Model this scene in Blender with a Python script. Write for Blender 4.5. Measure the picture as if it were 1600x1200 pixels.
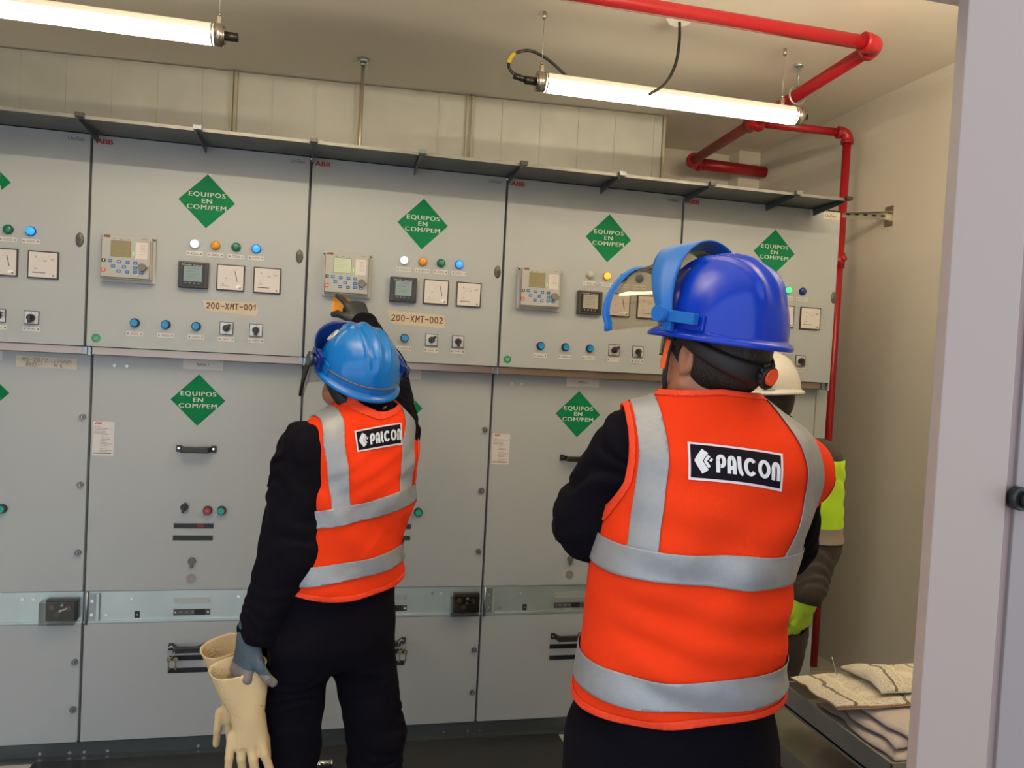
import bpy, bmesh, math, random
import numpy as np
from mathutils import Vector, Matrix, Quaternion
from mathutils.bvhtree import BVHTree

for o in list(bpy.data.objects): bpy.data.objects.remove(o)
S = bpy.context.scene
COL = S.collection
PI = math.pi

# ------------------------------------------------------------------ camera
F = 1223.55
ROT = np.array([[0.97462, -0.04384, -0.21917], [-0.21750, 0.04186, -0.97516], [0.05193, 0.99816, 0.03126]])
CAM = np.array([0.8749, -3.0462, 1.5647])
cam = bpy.data.cameras.new('camera'); cam.sensor_width = 36.0; cam.sensor_fit = 'HORIZONTAL'
cam.lens = F / 1600 * 36.0; cam.clip_start = 0.02
camo = bpy.data.objects.new('camera', cam); COL.objects.link(camo)
q, _r = np.linalg.qr(ROT); q = q * np.sign(np.diag(_r))
M4 = Matrix([[*map(float, q[i]), float(CAM[i])] for i in range(3)] + [[0, 0, 0, 1]])
camo.matrix_world = M4
S.camera = camo
ROTM = q

# ------------------------------------------------------------------ light and exposure
S.view_settings.view_transform = 'Standard'; S.view_settings.look = 'None'
S.view_settings.gamma = 1.0; S.view_settings.use_curve_mapping = False
S.view_settings.exposure = -0.88
W = bpy.data.worlds.new('sky'); S.world = W; W.use_nodes = True
bg = W.node_tree.nodes['Background']; bg.inputs[0].default_value = (0.92, 0.97, 1.04, 1); bg.inputs[1].default_value = SKY = 3.0
TUBE_COL = (1.0, 0.82, 0.56); TUBE_STR = 22.0

# ------------------------------------------------------------------ geometry of the photograph
def ray(px, py): return ROTM @ np.array([(px - 800) / F, (600 - py) / F, -1.0])
def atY(px, py, Y): r = ray(px, py); return CAM + r * (Y - CAM[1]) / r[1]
def atZ(px, py, Z): r = ray(px, py); return CAM + r * (Z - CAM[2]) / r[2]
def atX(px, py, X): r = ray(px, py); return CAM + r * (X - CAM[0]) / r[0]
def atD(px, py, D): return CAM + ray(px, py) * D

def lin(c):
    return tuple(((v / 255) / 12.92 if v / 255 <= .04045 else ((v / 255 + .055) / 1.055) ** 2.4) for v in c) + (1.0,)

# ------------------------------------------------------------------ materials
MATS = {}
def mat(name, col, rough=.5, metal=0.0, bump=0, bscale=60, var=0, vscale=4, emit=None, es=1.0, spec=.5, coat=0, sheen=0, stretch=None):
    if name in MATS: return MATS[name]
    m = bpy.data.materials.new(name); m.use_nodes = True; nt = m.node_tree; b = nt.nodes['Principled BSDF']
    c = lin(col) if max(col) > 1.001 else (*col, 1.0)
    b.inputs['Base Color'].default_value = c; b.inputs['Roughness'].default_value = rough
    b.inputs['Metallic'].default_value = metal; b.inputs['Specular IOR Level'].default_value = spec
    b.inputs['Coat Weight'].default_value = coat; b.inputs['Sheen Weight'].default_value = sheen
    if emit: b.inputs['Emission Color'].default_value = (*emit, 1); b.inputs['Emission Strength'].default_value = es
    if bump or var:
        tc = nt.nodes.new('ShaderNodeTexCoord'); src = tc.outputs['Object']
        if stretch:
            mp = nt.nodes.new('ShaderNodeMapping'); mp.inputs['Scale'].default_value = stretch
            nt.links.new(src, mp.inputs[0]); src = mp.outputs[0]
    if var:
        n = nt.nodes.new('ShaderNodeTexNoise'); n.inputs['Scale'].default_value = vscale; n.inputs['Detail'].default_value = 5
        nt.links.new(src, n.inputs['Vector'])
        r = nt.nodes.new('ShaderNodeMapRange'); r.inputs['From Min'].default_value = .3; r.inputs['From Max'].default_value = .7
        r.inputs['To Min'].default_value = 1 - var; r.inputs['To Max'].default_value = 1 + var
        nt.links.new(n.outputs['Fac'], r.inputs['Value'])
        v = nt.nodes.new('ShaderNodeVectorMath'); v.operation = 'SCALE'; v.inputs[0].default_value = c[:3]
        nt.links.new(r.outputs[0], v.inputs['Scale']); nt.links.new(v.outputs[0], b.inputs['Base Color'])
    if bump:
        n = nt.nodes.new('ShaderNodeTexNoise'); n.inputs['Scale'].default_value = bscale; n.inputs['Detail'].default_value = 4
        nt.links.new(src, n.inputs['Vector'])
        bp = nt.nodes.new('ShaderNodeBump'); bp.inputs['Strength'].default_value = bump; bp.inputs['Distance'].default_value = .004
        nt.links.new(n.outputs['Fac'], bp.inputs['Height']); nt.links.new(bp.outputs[0], b.inputs['Normal'])
    MATS[name] = m; return m

WALL = mat('wall_paint', (.66, .63, .57), .8, bump=.15, bscale=90, var=.015, vscale=1.5)
CEIL = mat('ceiling_paint', (.90, .85, .76), .85, bump=.1, bscale=60)
FLOOR = mat('floor_tile', (.50, .50, .47), .35, var=.05, vscale=8)
PAINT = mat('cabinet_paint', (.325, .355, .378), .42, bump=.05, bscale=400)
PAINT2 = mat('cabinet_paint_dark', (.10, .11, .125), .4)
GALV = mat('galvanised_steel', (.46, .55, .56), .38, .75, bump=.05, bscale=30, var=.08, vscale=6)
GALV2 = mat('galvanised_dark', (.30, .34, .36), .34, .85, var=.12, vscale=9)
DUCTM = mat('duct_galvanised', (.45, .465, .445), .5, .3, bump=.05, bscale=50, var=.07, vscale=5)
STEEL = mat('stainless', (.60, .55, .50), .2, 1.0)
PLM = mat('plinth_steel', (.075, .09, .10), .4, .6); RAILM = mat('rail_steel', (.34, .28, .24), .35, 1.0); CANM = mat('canopy_steel', (.15, .155, .155), .45, .6, var=.2, vscale=7)
CHROME = mat('chrome', (.75, .75, .75), .12, 1.0)
BLACK = mat('black_plastic', (.012, .012, .014), .35)
BLACKM = mat('black_matt', (.006, .006, .007), .6)
WHITEL = mat('label_white', (.52, .515, .51), .5)
INK = mat('ink', (.04, .035, .035), .6)
INKGREY = mat('ink_grey', (.12, .12, .12), .6)
GREEN = mat('sticker_green', (.001, .135, .052), .6, spec=.12)
WHITET = mat('text_white', (.62, .68, .62), .5)
REDT = mat('red_print', (.55, .02, .02), .45)
REDP = mat('red_pipe_paint', (.33, .010, .016), .32, spec=.4)
TAPEM = mat('masking_tape', (.48, .43, .33), .7)
TAPEF = mat('masking_tape_faded', (.52, .48, .40), .7)
BROWN = mat('brown_marker', (.10, .02, .01), .6)
FADED = mat('faded_pencil', (.26, .22, .16), .7)
ORNG = mat('orange_note', (.80, .33, .01), .6)
MATRUB = mat('rubber_mat', (.018, .020, .024), .5, bump=.2, bscale=40, var=.15, vscale=6)
JAMB = mat('jamb_paint', (.32, .265, .245), .35)

# ------------------------------------------------------------------ mesh builder
class B:
    def __init__(s): s.bm = bmesh.new(); s.mats = []
    def mi(s, m):
        if m not in s.mats: s.mats.append(m)
        return s.mats.index(m)
    def _fin(s, faces, m, smooth=False):
        i = s.mi(m)
        for f in faces: f.material_index = i; f.smooth = smooth
    def box(s, x0, x1, y0, y1, z0, z1, m, bev=0, seg=2, mtx=None):
        old = set(s.bm.faces) if bev else None
        vs = [s.bm.verts.new(v) for v in [(x0, y0, z0), (x1, y0, z0), (x1, y1, z0), (x0, y1, z0), (x0, y0, z1), (x1, y0, z1), (x1, y1, z1), (x0, y1, z1)]]
        fs = [s.bm.faces.new([vs[i] for i in f]) for f in [(3, 2, 1, 0), (4, 5, 6, 7), (0, 1, 5, 4), (1, 2, 6, 5), (2, 3, 7, 6), (3, 0, 4, 7)]]
        if mtx is not None: bmesh.ops.transform(s.bm, matrix=mtx, verts=vs)
        if bev:
            es = list({e for f in fs for e in f.edges})
            bmesh.ops.bevel(s.bm, geom=es, offset=bev, segments=seg, profile=.6, affect='EDGES')
            fs = [f for f in s.bm.faces if f not in old]
        s._fin(fs, m); return s
    def cyl(s, p, q, r, m, r2=None, n=24, cap=True, smooth=True):
        p = Vector(p); q = Vector(q); d = q - p; L = d.length
        res = bmesh.ops.create_cone(s.bm, cap_ends=cap, cap_tris=False, segments=n, radius1=r, radius2=r if r2 is None else r2, depth=L)
        mt = Matrix.Translation((p + q) / 2) @ d.to_track_quat('Z', 'Y').to_matrix().to_4x4()
        bmesh.ops.transform(s.bm, matrix=mt, verts=res['verts'])
        fs = {f for v in res['verts'] for f in v.link_faces}
        i = s.mi(m)
        for f in fs: f.material_index = i; f.smooth = smooth and len(f.verts) == 4
        return s
    def ball(s, c, r, m, sc=(1, 1, 1), n=20, mtx=None):
        res = bmesh.ops.create_uvsphere(s.bm, u_segments=n, v_segments=n // 2, radius=r)
        mt = Matrix.Translation(c) @ (mtx or Matrix.Identity(4)) @ Matrix.Diagonal((*sc, 1))
        bmesh.ops.transform(s.bm, matrix=mt, verts=res['verts'])
        s._fin({f for v in res['verts'] for f in v.link_faces}, m, True); return s
    def poly(s, pts, m, smooth=False):
        f = s.bm.faces.new([s.bm.verts.new(p) for p in pts]); s._fin([f], m, smooth); return s
    def prism(s, pts, vec, m):
        vec = Vector(vec); a = [s.bm.verts.new(p) for p in pts]; b = [s.bm.verts.new(Vector(p) + vec) for p in pts]
        n = len(a); fs = [s.bm.faces.new(a), s.bm.faces.new(b[::-1])] + [s.bm.faces.new([a[i], b[i], b[(i + 1) % n], a[(i + 1) % n]]) for i in range(n)]
        bmesh.ops.recalc_face_normals(s.bm, faces=fs); s._fin(fs, m); return s
    def tube(s, pts, r, m, n=12, cap=True, rs=None):
        pts = [Vector(p) for p in pts]; rings = []; up = None
        for i, p in enumerate(pts):
            t = (pts[min(i + 1, len(pts) - 1)] - pts[max(i - 1, 0)]).normalized()
            if up is None:
                up = Vector((0, 0, 1)) if abs(t.z) < .9 else Vector((1, 0, 0))
            a = t.cross(up).normalized(); up = a.cross(t).normalized()
            rr = rs[i] if rs is not None else r
            rings.append([s.bm.verts.new(p + (a * math.cos(2 * PI * k / n) + up * math.sin(2 * PI * k / n)) * rr) for k in range(n)])
        fs = []
        for i in range(len(rings) - 1):
            for k in range(n):
                fs.append(s.bm.faces.new([rings[i][k], rings[i][(k + 1) % n], rings[i + 1][(k + 1) % n], rings[i + 1][k]]))
        s._fin(fs, m, True)
        if cap: s._fin([s.bm.faces.new(rings[0][::-1]), s.bm.faces.new(rings[-1])], m)
        return s
    def text(s, txt, size, m, mtx, bold=0, space=1.0, depth=.0004, align='CENTER', sx=1.0):
        if bold:
            for k in (-1, 1): s.text(txt, size, m, mtx @ Matrix.Translation((k * bold, 0, 0)), 0, space, depth, align, sx)
        cu = bpy.data.curves.new('t', 'FONT'); cu.body = txt; cu.size = size; cu.space_character = space
        cu.align_x = align; cu.align_y = 'CENTER'; cu.resolution_u = 3; cu.extrude = depth
        o = bpy.data.objects.new('t', cu); me = bpy.data.meshes.new_from_object(o)
        me.transform(mtx @ Matrix.Diagonal((sx, 1, 1, 1)))
        old = set(s.bm.faces); s.bm.from_mesh(me)
        s._fin([f for f in s.bm.faces if f not in old], m); bpy.data.objects.remove(o); bpy.data.curves.remove(cu); bpy.data.meshes.remove(me); return s
    def mesh(s, name):
        me = bpy.data.meshes.new(name); s.bm.to_mesh(me); s.bm.free()
        for m in s.mats: me.materials.append(m)
        return me
    def build(s, name, parent=None, loc=(0, 0, 0)):
        return put(name, s.mesh(name), parent, loc)

def put(name, me, parent=None, loc=(0, 0, 0)):
    o = bpy.data.objects.new(name, me); COL.objects.link(o); o.parent = parent; o.location = loc; return o
def tag(o, label=None, cat=None, group=None, kind=None):
    if label: o['label'] = label
    if cat: o['category'] = cat
    if group: o['group'] = group
    if kind: o['kind'] = kind
    return o
def thing(name, loc, label, cat, group=None):
    o = bpy.data.objects.new(name, None); o.empty_display_size = .1; COL.objects.link(o); o.location = loc
    return tag(o, label, cat, group)
def struct(name, b, label=None, cat=None):
    o = b.build(name); o['kind'] = 'structure'
    if label: o['label'] = label
    if cat: o['category'] = cat
    return o
FR = Matrix.Rotation(PI / 2, 4, 'X')          # text plane facing -Y
def fm(x, y, z, ang=0): return Matrix.Translation((x, y, z)) @ FR @ Matrix.Rotation(ang, 4, 'Z')

# ------------------------------------------------------------------ room shell
H = 3.03; XL, XR, YB, YF = -2.6, 3.576, 1.90, -2.1
b = B(); b.box(XL - .1, XR + .1, YF - .1, YB + .1, -.12, 0, FLOOR)
fl = struct('floor', b)
nt = FLOOR.node_tree; bs = nt.nodes['Principled BSDF']
tc = nt.nodes.new('ShaderNodeTexCoord'); br = nt.nodes.new('ShaderNodeTexBrick'); br.offset = 0
br.inputs['Scale'].default_value = 1; br.inputs['Brick Width'].default_value = .3; br.inputs['Row Height'].default_value = .3
br.inputs['Mortar Size'].default_value = .0025; br.inputs['Color1'].default_value = (.50, .50, .46, 1)
br.inputs['Color2'].default_value = (.46, .46, .43, 1); br.inputs['Mortar'].default_value = (.25, .25, .24, 1)
nt.links.new(tc.outputs['Object'], br.inputs[0]); nt.links.new(br.outputs[0], bs.inputs['Base Color'])
struct('ceiling', B().box(XL - .1, XR + .1, YF - .1, YB + .1, H, H + .1, CEIL))
struct('wall_back', B().box(XL - .1, XR + .1, YB, YB + .1, 0, H, WALL))
struct('wall_right', B().box(XR, XR + .1, YF - .1, YB + .1, 0, H, WALL))
struct('wall_left', B().box(XL - .1, XL, YF - .1, YB + .1, 0, H, WALL))
OPL, OPR, OPT = -1.9, 1.80, 2.13
b = B(); b.box(OPR, XR, YF, YF + .08, 0, H, WALL); b.box(XL, OPL, YF, YF + .08, 0, H, WALL); b.box(OPL, OPR, YF, YF + .08, OPT, H, WALL)
struct('wall_front', b)
b = B(); b.box(3.42, XR, 1.76, YB, 0, H, WALL, .003); struct('trim_1', b)
b = B(); b.box(XL - 3, XR + 3, YF - 6, YF - .11, -.14, -.02, mat('outside_concrete', (.36, .35, .33), .8, var=.1)); struct('floor_outside', b)
# door frame (outside face of the front wall, right of the opening)
JL = 1.693; JR = float(atY(1567, 850, -2.12)[0]); JM = mat('jamb_groove', (.26, .20, .20), .5)
b = B(); b.box(JL, JR, -2.12, -2.10, 0, 2.18, JAMB, .002); b.box(JR, JR + .018, -2.112, -2.10, 0, 2.18, JM); b.box(JR + .018, JR + 1.1, -2.118, -2.10, 0, 2.18, mat('door_leaf', (.24, .21, .215), .4), .002)
d1 = struct('door_1', b)
kx_ = float(atY(1598, 780, -2.13)[0]); kz_ = float(atY(1598, 780, -2.13)[2])
h = B(); h.cyl((kx_, -2.118, kz_), (kx_, -2.135, kz_), .017, BLACK); h.cyl((kx_, -2.135, kz_), (kx_, -2.148, kz_), .012, BLACK)
ho = h.build('door_stop', d1)
b = B(); b.box(OPL, JL, -2.12, -2.1, 2.137, 2.20, GALV2, .003); b.box(OPL, JL, -2.115, -2.104, 2.128, 2.138, BLACK); struct('trim_2', b)

# ------------------------------------------------------------------ galvanised duct along the back
d0 = atZ(0, 72, H); d1_ = atZ(1040, 180, H)
p0 = Vector((-2.59, d0[1] + (d1_[1] - d0[1]) / (d1_[0] - d0[0]) * (-2.59 - d0[0]), 0)); p1 = Vector((float(d1_[0]), float(d1_[1]), 0))
duct = thing('galvanised_duct', (float(p1.x), float(p1.y), 2.2), 'long pale galvanised sheet metal duct with vertical seams above the switchgear', 'duct')
def dl(v): return Vector(v) - duct.location
dv = (p1 - p0).normalized(); dn = Vector((-dv.y, dv.x, 0))      # dn points to the back
DX0 = float(p1.x)
def dpt(x, off, z): t = (x - p0.x) / dv.x; p = p0 + dv * t + dn * off; return dl((p.x, p.y, z))
b = B(); b.prism([dpt(-2.58, 0, 2.0), dpt(DX0, 0, 2.0), dpt(DX0, 0, H - .006), dpt(-2.58, 0, H - .006)], dn * .28, DUCTM)
b.build('duct_wall', duct)
seams = [atY(x, 180, 1.42)[0] for x in (18, 93, 167, 241, 312, 424, 491, 622, 685, 782, 840, 897, 952, 1010)]
for x in seams:
    b = B(); b.prism([dpt(x - .006, 0, 2.0), dpt(x + .006, 0, 2.0), dpt(x + .006, 0, H - .01), dpt(x - .006, 0, H - .01)], -dn * .005, DUCTM); b.build('seam', duct)
FL2 = mat('flange', (.36, .34, .27), .5, .4)
for x in [atY(v, 180, 1.42)[0] for v in (361, 368, 558, 727, 735)] + [DX0 - .008]:
    b = B(); b.prism([dpt(x - .007, 0, 2.0), dpt(x + .007, 0, 2.0), dpt(x + .007, 0, H - .01), dpt(x - .007, 0, H - .01)], -dn * .022, FL2); b.build('flange', duct)
# threaded rod
rd = atZ(568, 92, H)
b = B(); b.cyl((0, 0, -.75), (0, 0, 0), .009, mat('rod_zinc', (.45, .42, .36), .4, .7)); b.cyl((0, 0, -.02), (0, 0, 0), .032, GALV, n=6); b.cyl((0, 0, -.035), (0, 0, -.02), .017, GALV, n=6)
tag(b.build('threaded_rod', loc=(*map(float, rd[:2]), H)), 'zinc threaded rod hanging from the ceiling in front of the duct', 'rod')

# ------------------------------------------------------------------ switchgear
PW = .75; ZT, ZM, ZA, ZB, ZC, DD = 2.279, 1.534, .626, .507, .060, .092
def led(col, glow, es):
    m = mat('lens_%d_%d_%d_%d' % (*[int(c * 100) for c in col], int(es)), col, .25, emit=glow, es=es)
    return m
def bezel_mesh(colb, lens, r=.0165):
    b = B(); b.cyl((0, 0, 0), (0, -.006, 0), r, colb); b.cyl((0, -.006, 0), (0, -.012, 0), r * .82, lens); b.ball((0, -.0115, 0), r * .74, lens, (1, .35, 1)); return b.mesh('pilot_light')
LM = {
    'white_on': bezel_mesh(mat('bz_w', (.35, .45, .48), .3), led((.7, .85, .9), (.75, .95, 1.0), 3.0)),
    'white_off': bezel_mesh(mat('bz_wo', (.42, .41, .38), .3), led((.40, .39, .36), None, 0)),
    'amber': bezel_mesh(mat('bz_a', (.35, .15, .01), .3), led((.60, .27, .01), None, 0)),
    'amber_on': bezel_mesh(mat('bz_ao', (.5, .22, .01), .3), led((.8, .4, .05), (1, .45, .05), 1.6)),
    'green': bezel_mesh(mat('bz_g', (.005, .05, .03), .3), led((.004, .13, .07), None, 0)),
    'green_on': bezel_mesh(mat('bz_go', (.005, .12, .04), .3), led((.05, .6, .2), (.05, 1, .25), 1.6)),
    'blue_on': bezel_mesh(mat('bz_b', (.005, .04, .35), .3), led((.02, .25, .8), (.02, .30, 1), 1.7)),
    'blue': bezel_mesh(mat('bz_bo', (.004, .02, .12), .3), led((.004, .04, .16), None, 0)),
}
b = B(); BLB = mat('button_blue', (.0, .20, .50), .3); b.cyl((0, 0, 0), (0, -.005, 0), .0165, mat('button_ring', (.005, .03, .09), .3)); b.cyl((0, -.005, 0), (0, -.016, 0), .0135, mat('button_ring', (0, 0, 0))); b.cyl((0, -.012, 0), (0, -.018, 0), .0115, BLB)
BTN = b.mesh('push_button')
def label_mesh(w, h, lines):
    b = B(); b.box(-w / 2, w / 2, -.0012, 0, -h / 2, h / 2, WHITEL)
    for sx in (-1, 1): b.cyl((sx * (w / 2 - .006), -.0012, 0), (sx * (w / 2 - .006), -.0022, 0), .0028, INKGREY, n=10)
    rnd = random.Random(int(w * 1e4) + lines * 7)
    for k in range(lines):
        ww = (w / 2 - .011) * rnd.uniform(.6, 1); z = (lines - 1) * .5 * .0045 - k * .0045
        x = -ww
        while x < ww:
            l = rnd.uniform(.0015, .004); b.box(x, min(x + l, ww), -.0014, -.001, z - .0011, z + .0011, INKGREY); x += l + .0012
    return b.mesh('engraved_label')
LAB2 = label_mesh(.056, .0165, 2); LAB1 = label_mesh(.056, .0165, 1)
b = B()
lab_short = None
def rotary(ang):
    b = B(); b.box(-.0235, .0235, -.004, 0, -.0235, .0235, mat('rot_edge', (.03, .03, .03), .5)); b.box(-.0212, .0212, -.0046, -.004, -.0212, .0212, mat('rot_plate', (.50, .50, .52), .3, .3))
    for a in (0, 45, 90, 180, 270): b.box(-.0008, .0008, -.005, -.0046, .0165, .0195, INK, mtx=Matrix.Rotation(math.radians(a), 4, 'Y'))
    b.cyl((0, -.004, 0), (0, -.016, 0), .0125, BLACK)
    b.box(-.005, .005, -.030, -.014, -.008, .020, BLACK, .0015, mtx=Matrix.Rotation(math.radians(ang), 4, 'Y'))
    return b.mesh('rotary_switch')
SWA, SWB = rotary(45), rotary(180)
def power_meter(lit):
    b = B(); b.box(-.051, .051, -.022, 0, -.048, .048, mat('meter_case', (.022, .020, .022), .4), .004)
    b.box(-.038, .038, -.024, -.021, -.038, .040, mat('meter_face', (.006, .006, .008), .2))
    scr = mat('meter_lcd_%d' % lit, (.17, .24, .25) if lit else (.28, .28, .24), .25)
    b.box(-.031, .031, -.0248, -.0238, -.024, .031, scr)
    for k in range(4): b.box(-.02, .02 - .012 * (k % 2), -.0251, -.0247, .021 - k * .010, .0225 - k * .010, mat('lcd_text', (.08, .11, .12), .4))
    b.text('Schneider', .0085, mat('meter_print', (.5, .5, .5), .4), fm(-.021, -.0245, .0355)); b.text('PowerLogic', .0068, mat('meter_print', (0, 0, 0)), fm(.017, -.0245, .0345))
    for k in range(4): b.ball((-.0235 + k * .0145, -.0245, -.031), .0034, mat('meter_btn', (.22, .22, .22), .3), n=12)
    return b.mesh('power_meter')
PM1, PM2 = power_meter(1), power_meter(0)
def analog(kind):
    b = B(); b.box(-.049, .049, -.008, 0, -.048, .048, mat('meter_frame', (.030, .018, .018), .4), .0015); b.box(-.0445, .0445, -.0088, -.0078, -.0435, .0435, mat('dial_white', (.56, .54, .54), .5))
    g = mat('dial_ink', (.18, .16, .16), .5)
    if kind:       # needle near upright, sync scale
        b.box(-.0012, .0012, -.0096, -.0088, -.020, .019, INK, mtx=Matrix.Translation((.019, 0, .006)) @ Matrix.Rotation(math.radians(-13), 4, 'Y'))
        b.box(-.035, -.003, -.0092, -.0087, -.0315, -.0305, g); b.text('V', .011, g, fm(-.016, -.009, -.003))
        for k in range(9):
            a = math.radians(100 + k * 9); b.box(-.0004, .0004, -.0092, -.0087, .0, .004, g, mtx=Matrix.Translation((.028 + .055 * math.cos(a) * .75, 0, -.030 + .062 * math.sin(a))) @ Matrix.Rotation(PI / 2 - a, 4, 'Y'))
        b.text('50', .007, g, fm(-.026, -.009, -.024)); b.box(.020, .036, -.0092, -.0087, -.036, -.026, mat('dial_gl', (.75, .75, .75), .3))
    else:
        b.box(-.033, .008, -.0096, -.0088, -.0285, -.0262, INK)
        b.text('A', .012, g, fm(-.022, -.009, .026)); b.text('600', .008, g, fm(.006, -.009, .014)); b.text('1200', .008, g, fm(.028, -.009, .020)); b.text('200', .007, g, fm(-.022, -.009, -.014))
        for k in range(10):
            a = math.radians(95 + k * 9); b.box(-.0004, .0004, -.0092, -.0087, .0, .0035, g, mtx=Matrix.Translation((.034 + .064 * math.cos(a), 0, -.032 + .064 * math.sin(a))) @ Matrix.Rotation(PI / 2 - a, 4, 'Y'))
    b.cyl((.034, -.0088, -.036), (.034, -.0105, -.036), .0035, g, n=12)
    return b.mesh('analog_meter')
AM1, AM2 = analog(1), analog(0)
def relay(scr):
    w, h = .0895, .084; G = mat('relay_case', (.42, .42, .40), .45); F_ = mat('relay_face', (.34, .35, .34), .45)
    BLU = mat('relay_key', (.015, .12, .36), .4); LT = mat('relay_card', (.58, .55, .54), .5)
    b = B(); b.box(-w, w, -.012, 0, -h, h, G, .003); b.box(-w + .008, w - .008, -.040, -.010, -h + .010, h - .004, G, .003)
    b.box(-w + .0085, w - .0105, -.0415, -.0385, -h + .013, h - .018, mat('relay_gap', (.05, .05, .05), .5)); b.box(-w + .010, w - .012, -.044, -.040, -h + .015, h - .005, F_, .0015)
    y = -.0445
    b.text('ABB', .0125, REDT, fm(-w + .026, y, h - .0115), bold=.0004); b.text('REF615', .006, INKGREY, fm(w - .03, y, h - .014))
    b.box(-.050, .015, y, -.043, .003, .060, mat('lcd_edge', (.12, .11, .08), .4)); b.box(-.0485, .0135, y - .0004, -.043, .0045, .0585, scr)
    for k in range(5): b.box(-.044, .002 - (k % 2) * .012, y - .0006, y - .0003, .050 - k * .009, .0512 - k * .009, mat('lcd_line_' + scr.name, tuple(c * .75 for c in scr.node_tree.nodes['Principled BSDF'].inputs['Base Color'].default_value[:3]), .5))
    for k in range(3): b.box(-.045 + .024 * k, -.037 + .024 * k, y, -.043, .0635, .0655, INKGREY)
    b.box(.030, .069, y, -.043, .000, .058, LT)
    for k in range(7): b.box(.045, .064, y - .0004, y, .049 - k * .0055, .0497 - k * .0055, INKGREY)
    for k in range(3): b.ball((.0235, y, .012 + k * .005), .0018, mat('led_dot', (.2, .5, .05), .3, emit=(.3, .9, .1), es=1.2), n=8)
    Z0 = -.012
    keys = [(-.051, Z0), (-.022, Z0 - .002), (.006, Z0 - .003), (.031, Z0 - .003), (-.041, Z0 - .018), (-.005, Z0 - .019), (.031, Z0 - .020), (-.022, Z0 - .035), (.006, Z0 - .036), (.031, Z0 - .035), (.052, Z0 - .036)]
    for x, z in keys:
        b.box(x - .0065, x + .0065, y - .0010, -.043, z - .0055, z + .0055, BLU, .0008); b.box(x - .003, x + .003, y - .0014, y - .0008, z - .0009, z + .0009, LT)
    b.box(-.078, -.066, y - .001, -.043, Z0 - .006, Z0 + .006, mat('key_black', (.01, .015, .008), .4)); b.box(-.0735, -.0705, y - .0015, y - .0009, Z0 - .003, Z0 + .003, LT)
    b.box(-.0785, -.0655, y - .001, -.043, Z0 - .040, Z0 - .027, REDT); b.box(-.0755, -.0685, y - .0015, y - .0009, Z0 - .037, Z0 - .030, LT); b.box(-.0735, -.0705, y - .002, y - .0014, Z0 - .0355, Z0 - .0315, REDT)
    b.cyl((.055, -.043, Z0 - .017), (.055, -.060, Z0 - .017), .0135, mat('relay_port', (.13, .125, .12), .5), n=16); b.box(.062, .074, -.052, -.044, Z0 - .021, Z0 - .014, mat('relay_port', (0, 0, 0)))
    b.cyl((.037, y - .001, Z0 - .043), (.037, y, Z0 - .043), .002, LT, n=8)
    for sx in (-1, 1): b.cyl((sx * (w - .004), -.012, h - .010), (sx * (w - .004), -.016, h - .010), .0035, BLACK, n=10)
    return b.mesh('protection_relay')
RELAYS = {0: relay(mat('lcd_olive', (.20, .17, .09), .35)), 1: relay(mat('lcd_lit', (.42, .50, .36), .35, emit=(.35, .45, .28), es=.12))}
def diamond():
    r = .0975; b = B(); b.prism([(0, 0, r), (r, 0, 0), (0, 0, -r), (-r, 0, 0)], (0, -.0006, 0), GREEN)
    for t, z in (('EQUIPOS', .023), ('EN', 0), ('COM/PEM', -.023)): b.text(t, .0235, WHITET, fm(0, -.0009, z), bold=.0008, space=1.16, sx=1.2)
    return b.mesh('green_sticker')
DIA = diamond()
def handle_mesh(off=0):
    b = B(); w = .0715
    for sx in (-1, 1):
        b.box(sx * w - (.018 if sx > 0 else 0), sx * w + (0 if sx > 0 else .018), -.010, 0, -.013, .013, BLACK, .003)
        b.cyl((sx * (w - .010), -.010, .001), (sx * (w - .010), -.0125, .001), .0042, CHROME, n=12)
        b.prism([(sx * (w - .012), -.004, -.010), (sx * (w - .012), -.004, .009), (sx * (w - .026), -.034, .009), (sx * (w - .026), -.034, -.012)], (sx * -.010, 0, 0), BLACK)
    b.box(-w + .022, w - .022, -.045, -.030, -.013, .010, BLACK, .004)
    return b.mesh('pull_handle')
HND = handle_mesh()
def coltag():
    b = B(); b.box(-.0365, .0365, -.0008, 0, -.063, .063, mat('plate_white', (.56, .54, .54), .45)); b.text('ABB', .0125, REDT, fm(-.018, -.001, .056), bold=.0005)
    rnd = random.Random(4)
    for k in range(17):
        z = .044 - k * .0058; w = rnd.uniform(.012, .045)
        x0 = -.033 if k < 5 else -.010
        if k in (2, 5, 16): b.box(-.033, .033, -.0011, -.0008, z + .0028, z + .0033, INKGREY)
        x = x0
        while x < x0 + w and x < .03:
            l = rnd.uniform(.002, .006); b.box(x, x + l, -.0011, -.0008, z - .0008, z + .0008, INKGREY); x += l + .0015
    b.box(-.033, .028, -.0011, -.0008, -.0555, -.0525, INK)
    return b.mesh('rating_label')
RAT = coltag()
def latch_mesh():
    b = B(); b.cyl((0, 0, 0), (0, -.010, 0), .011, mat('latch_zinc', (.20, .20, .19), .35, .7)); b.cyl((0, -.010, 0), (0, -.014, 0), .006, mat('latch_core', (.08, .08, .08), .4)); b.box(-.001, .001, -.0146, -.0138, -.005, .005, GALV)
    return b.mesh('door_lock')
LATCH = latch_mesh()
def rg_button(col, letter, bar):
    b = B(); b.cyl((0, 0, 0), (0, -.016, 0), .0175, mat('btn_body', (.02, .02, .022), .35), r2=.0155); b.cyl((0, -.016, 0), (0, -.020, 0), .012, mat('btn_' + letter, col, .35))
    b.text(letter, .012, mat('btn_mark_' + letter, bar, .4), fm(0, -.0205, 0), bold=.0004); return b.mesh('round_button')
RB = rg_button((.30, .01, .012), 'O', (.5, .2, .2)); GB = rg_button((.0, .32, .28), 'I', (.02, .10, .09))
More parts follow.
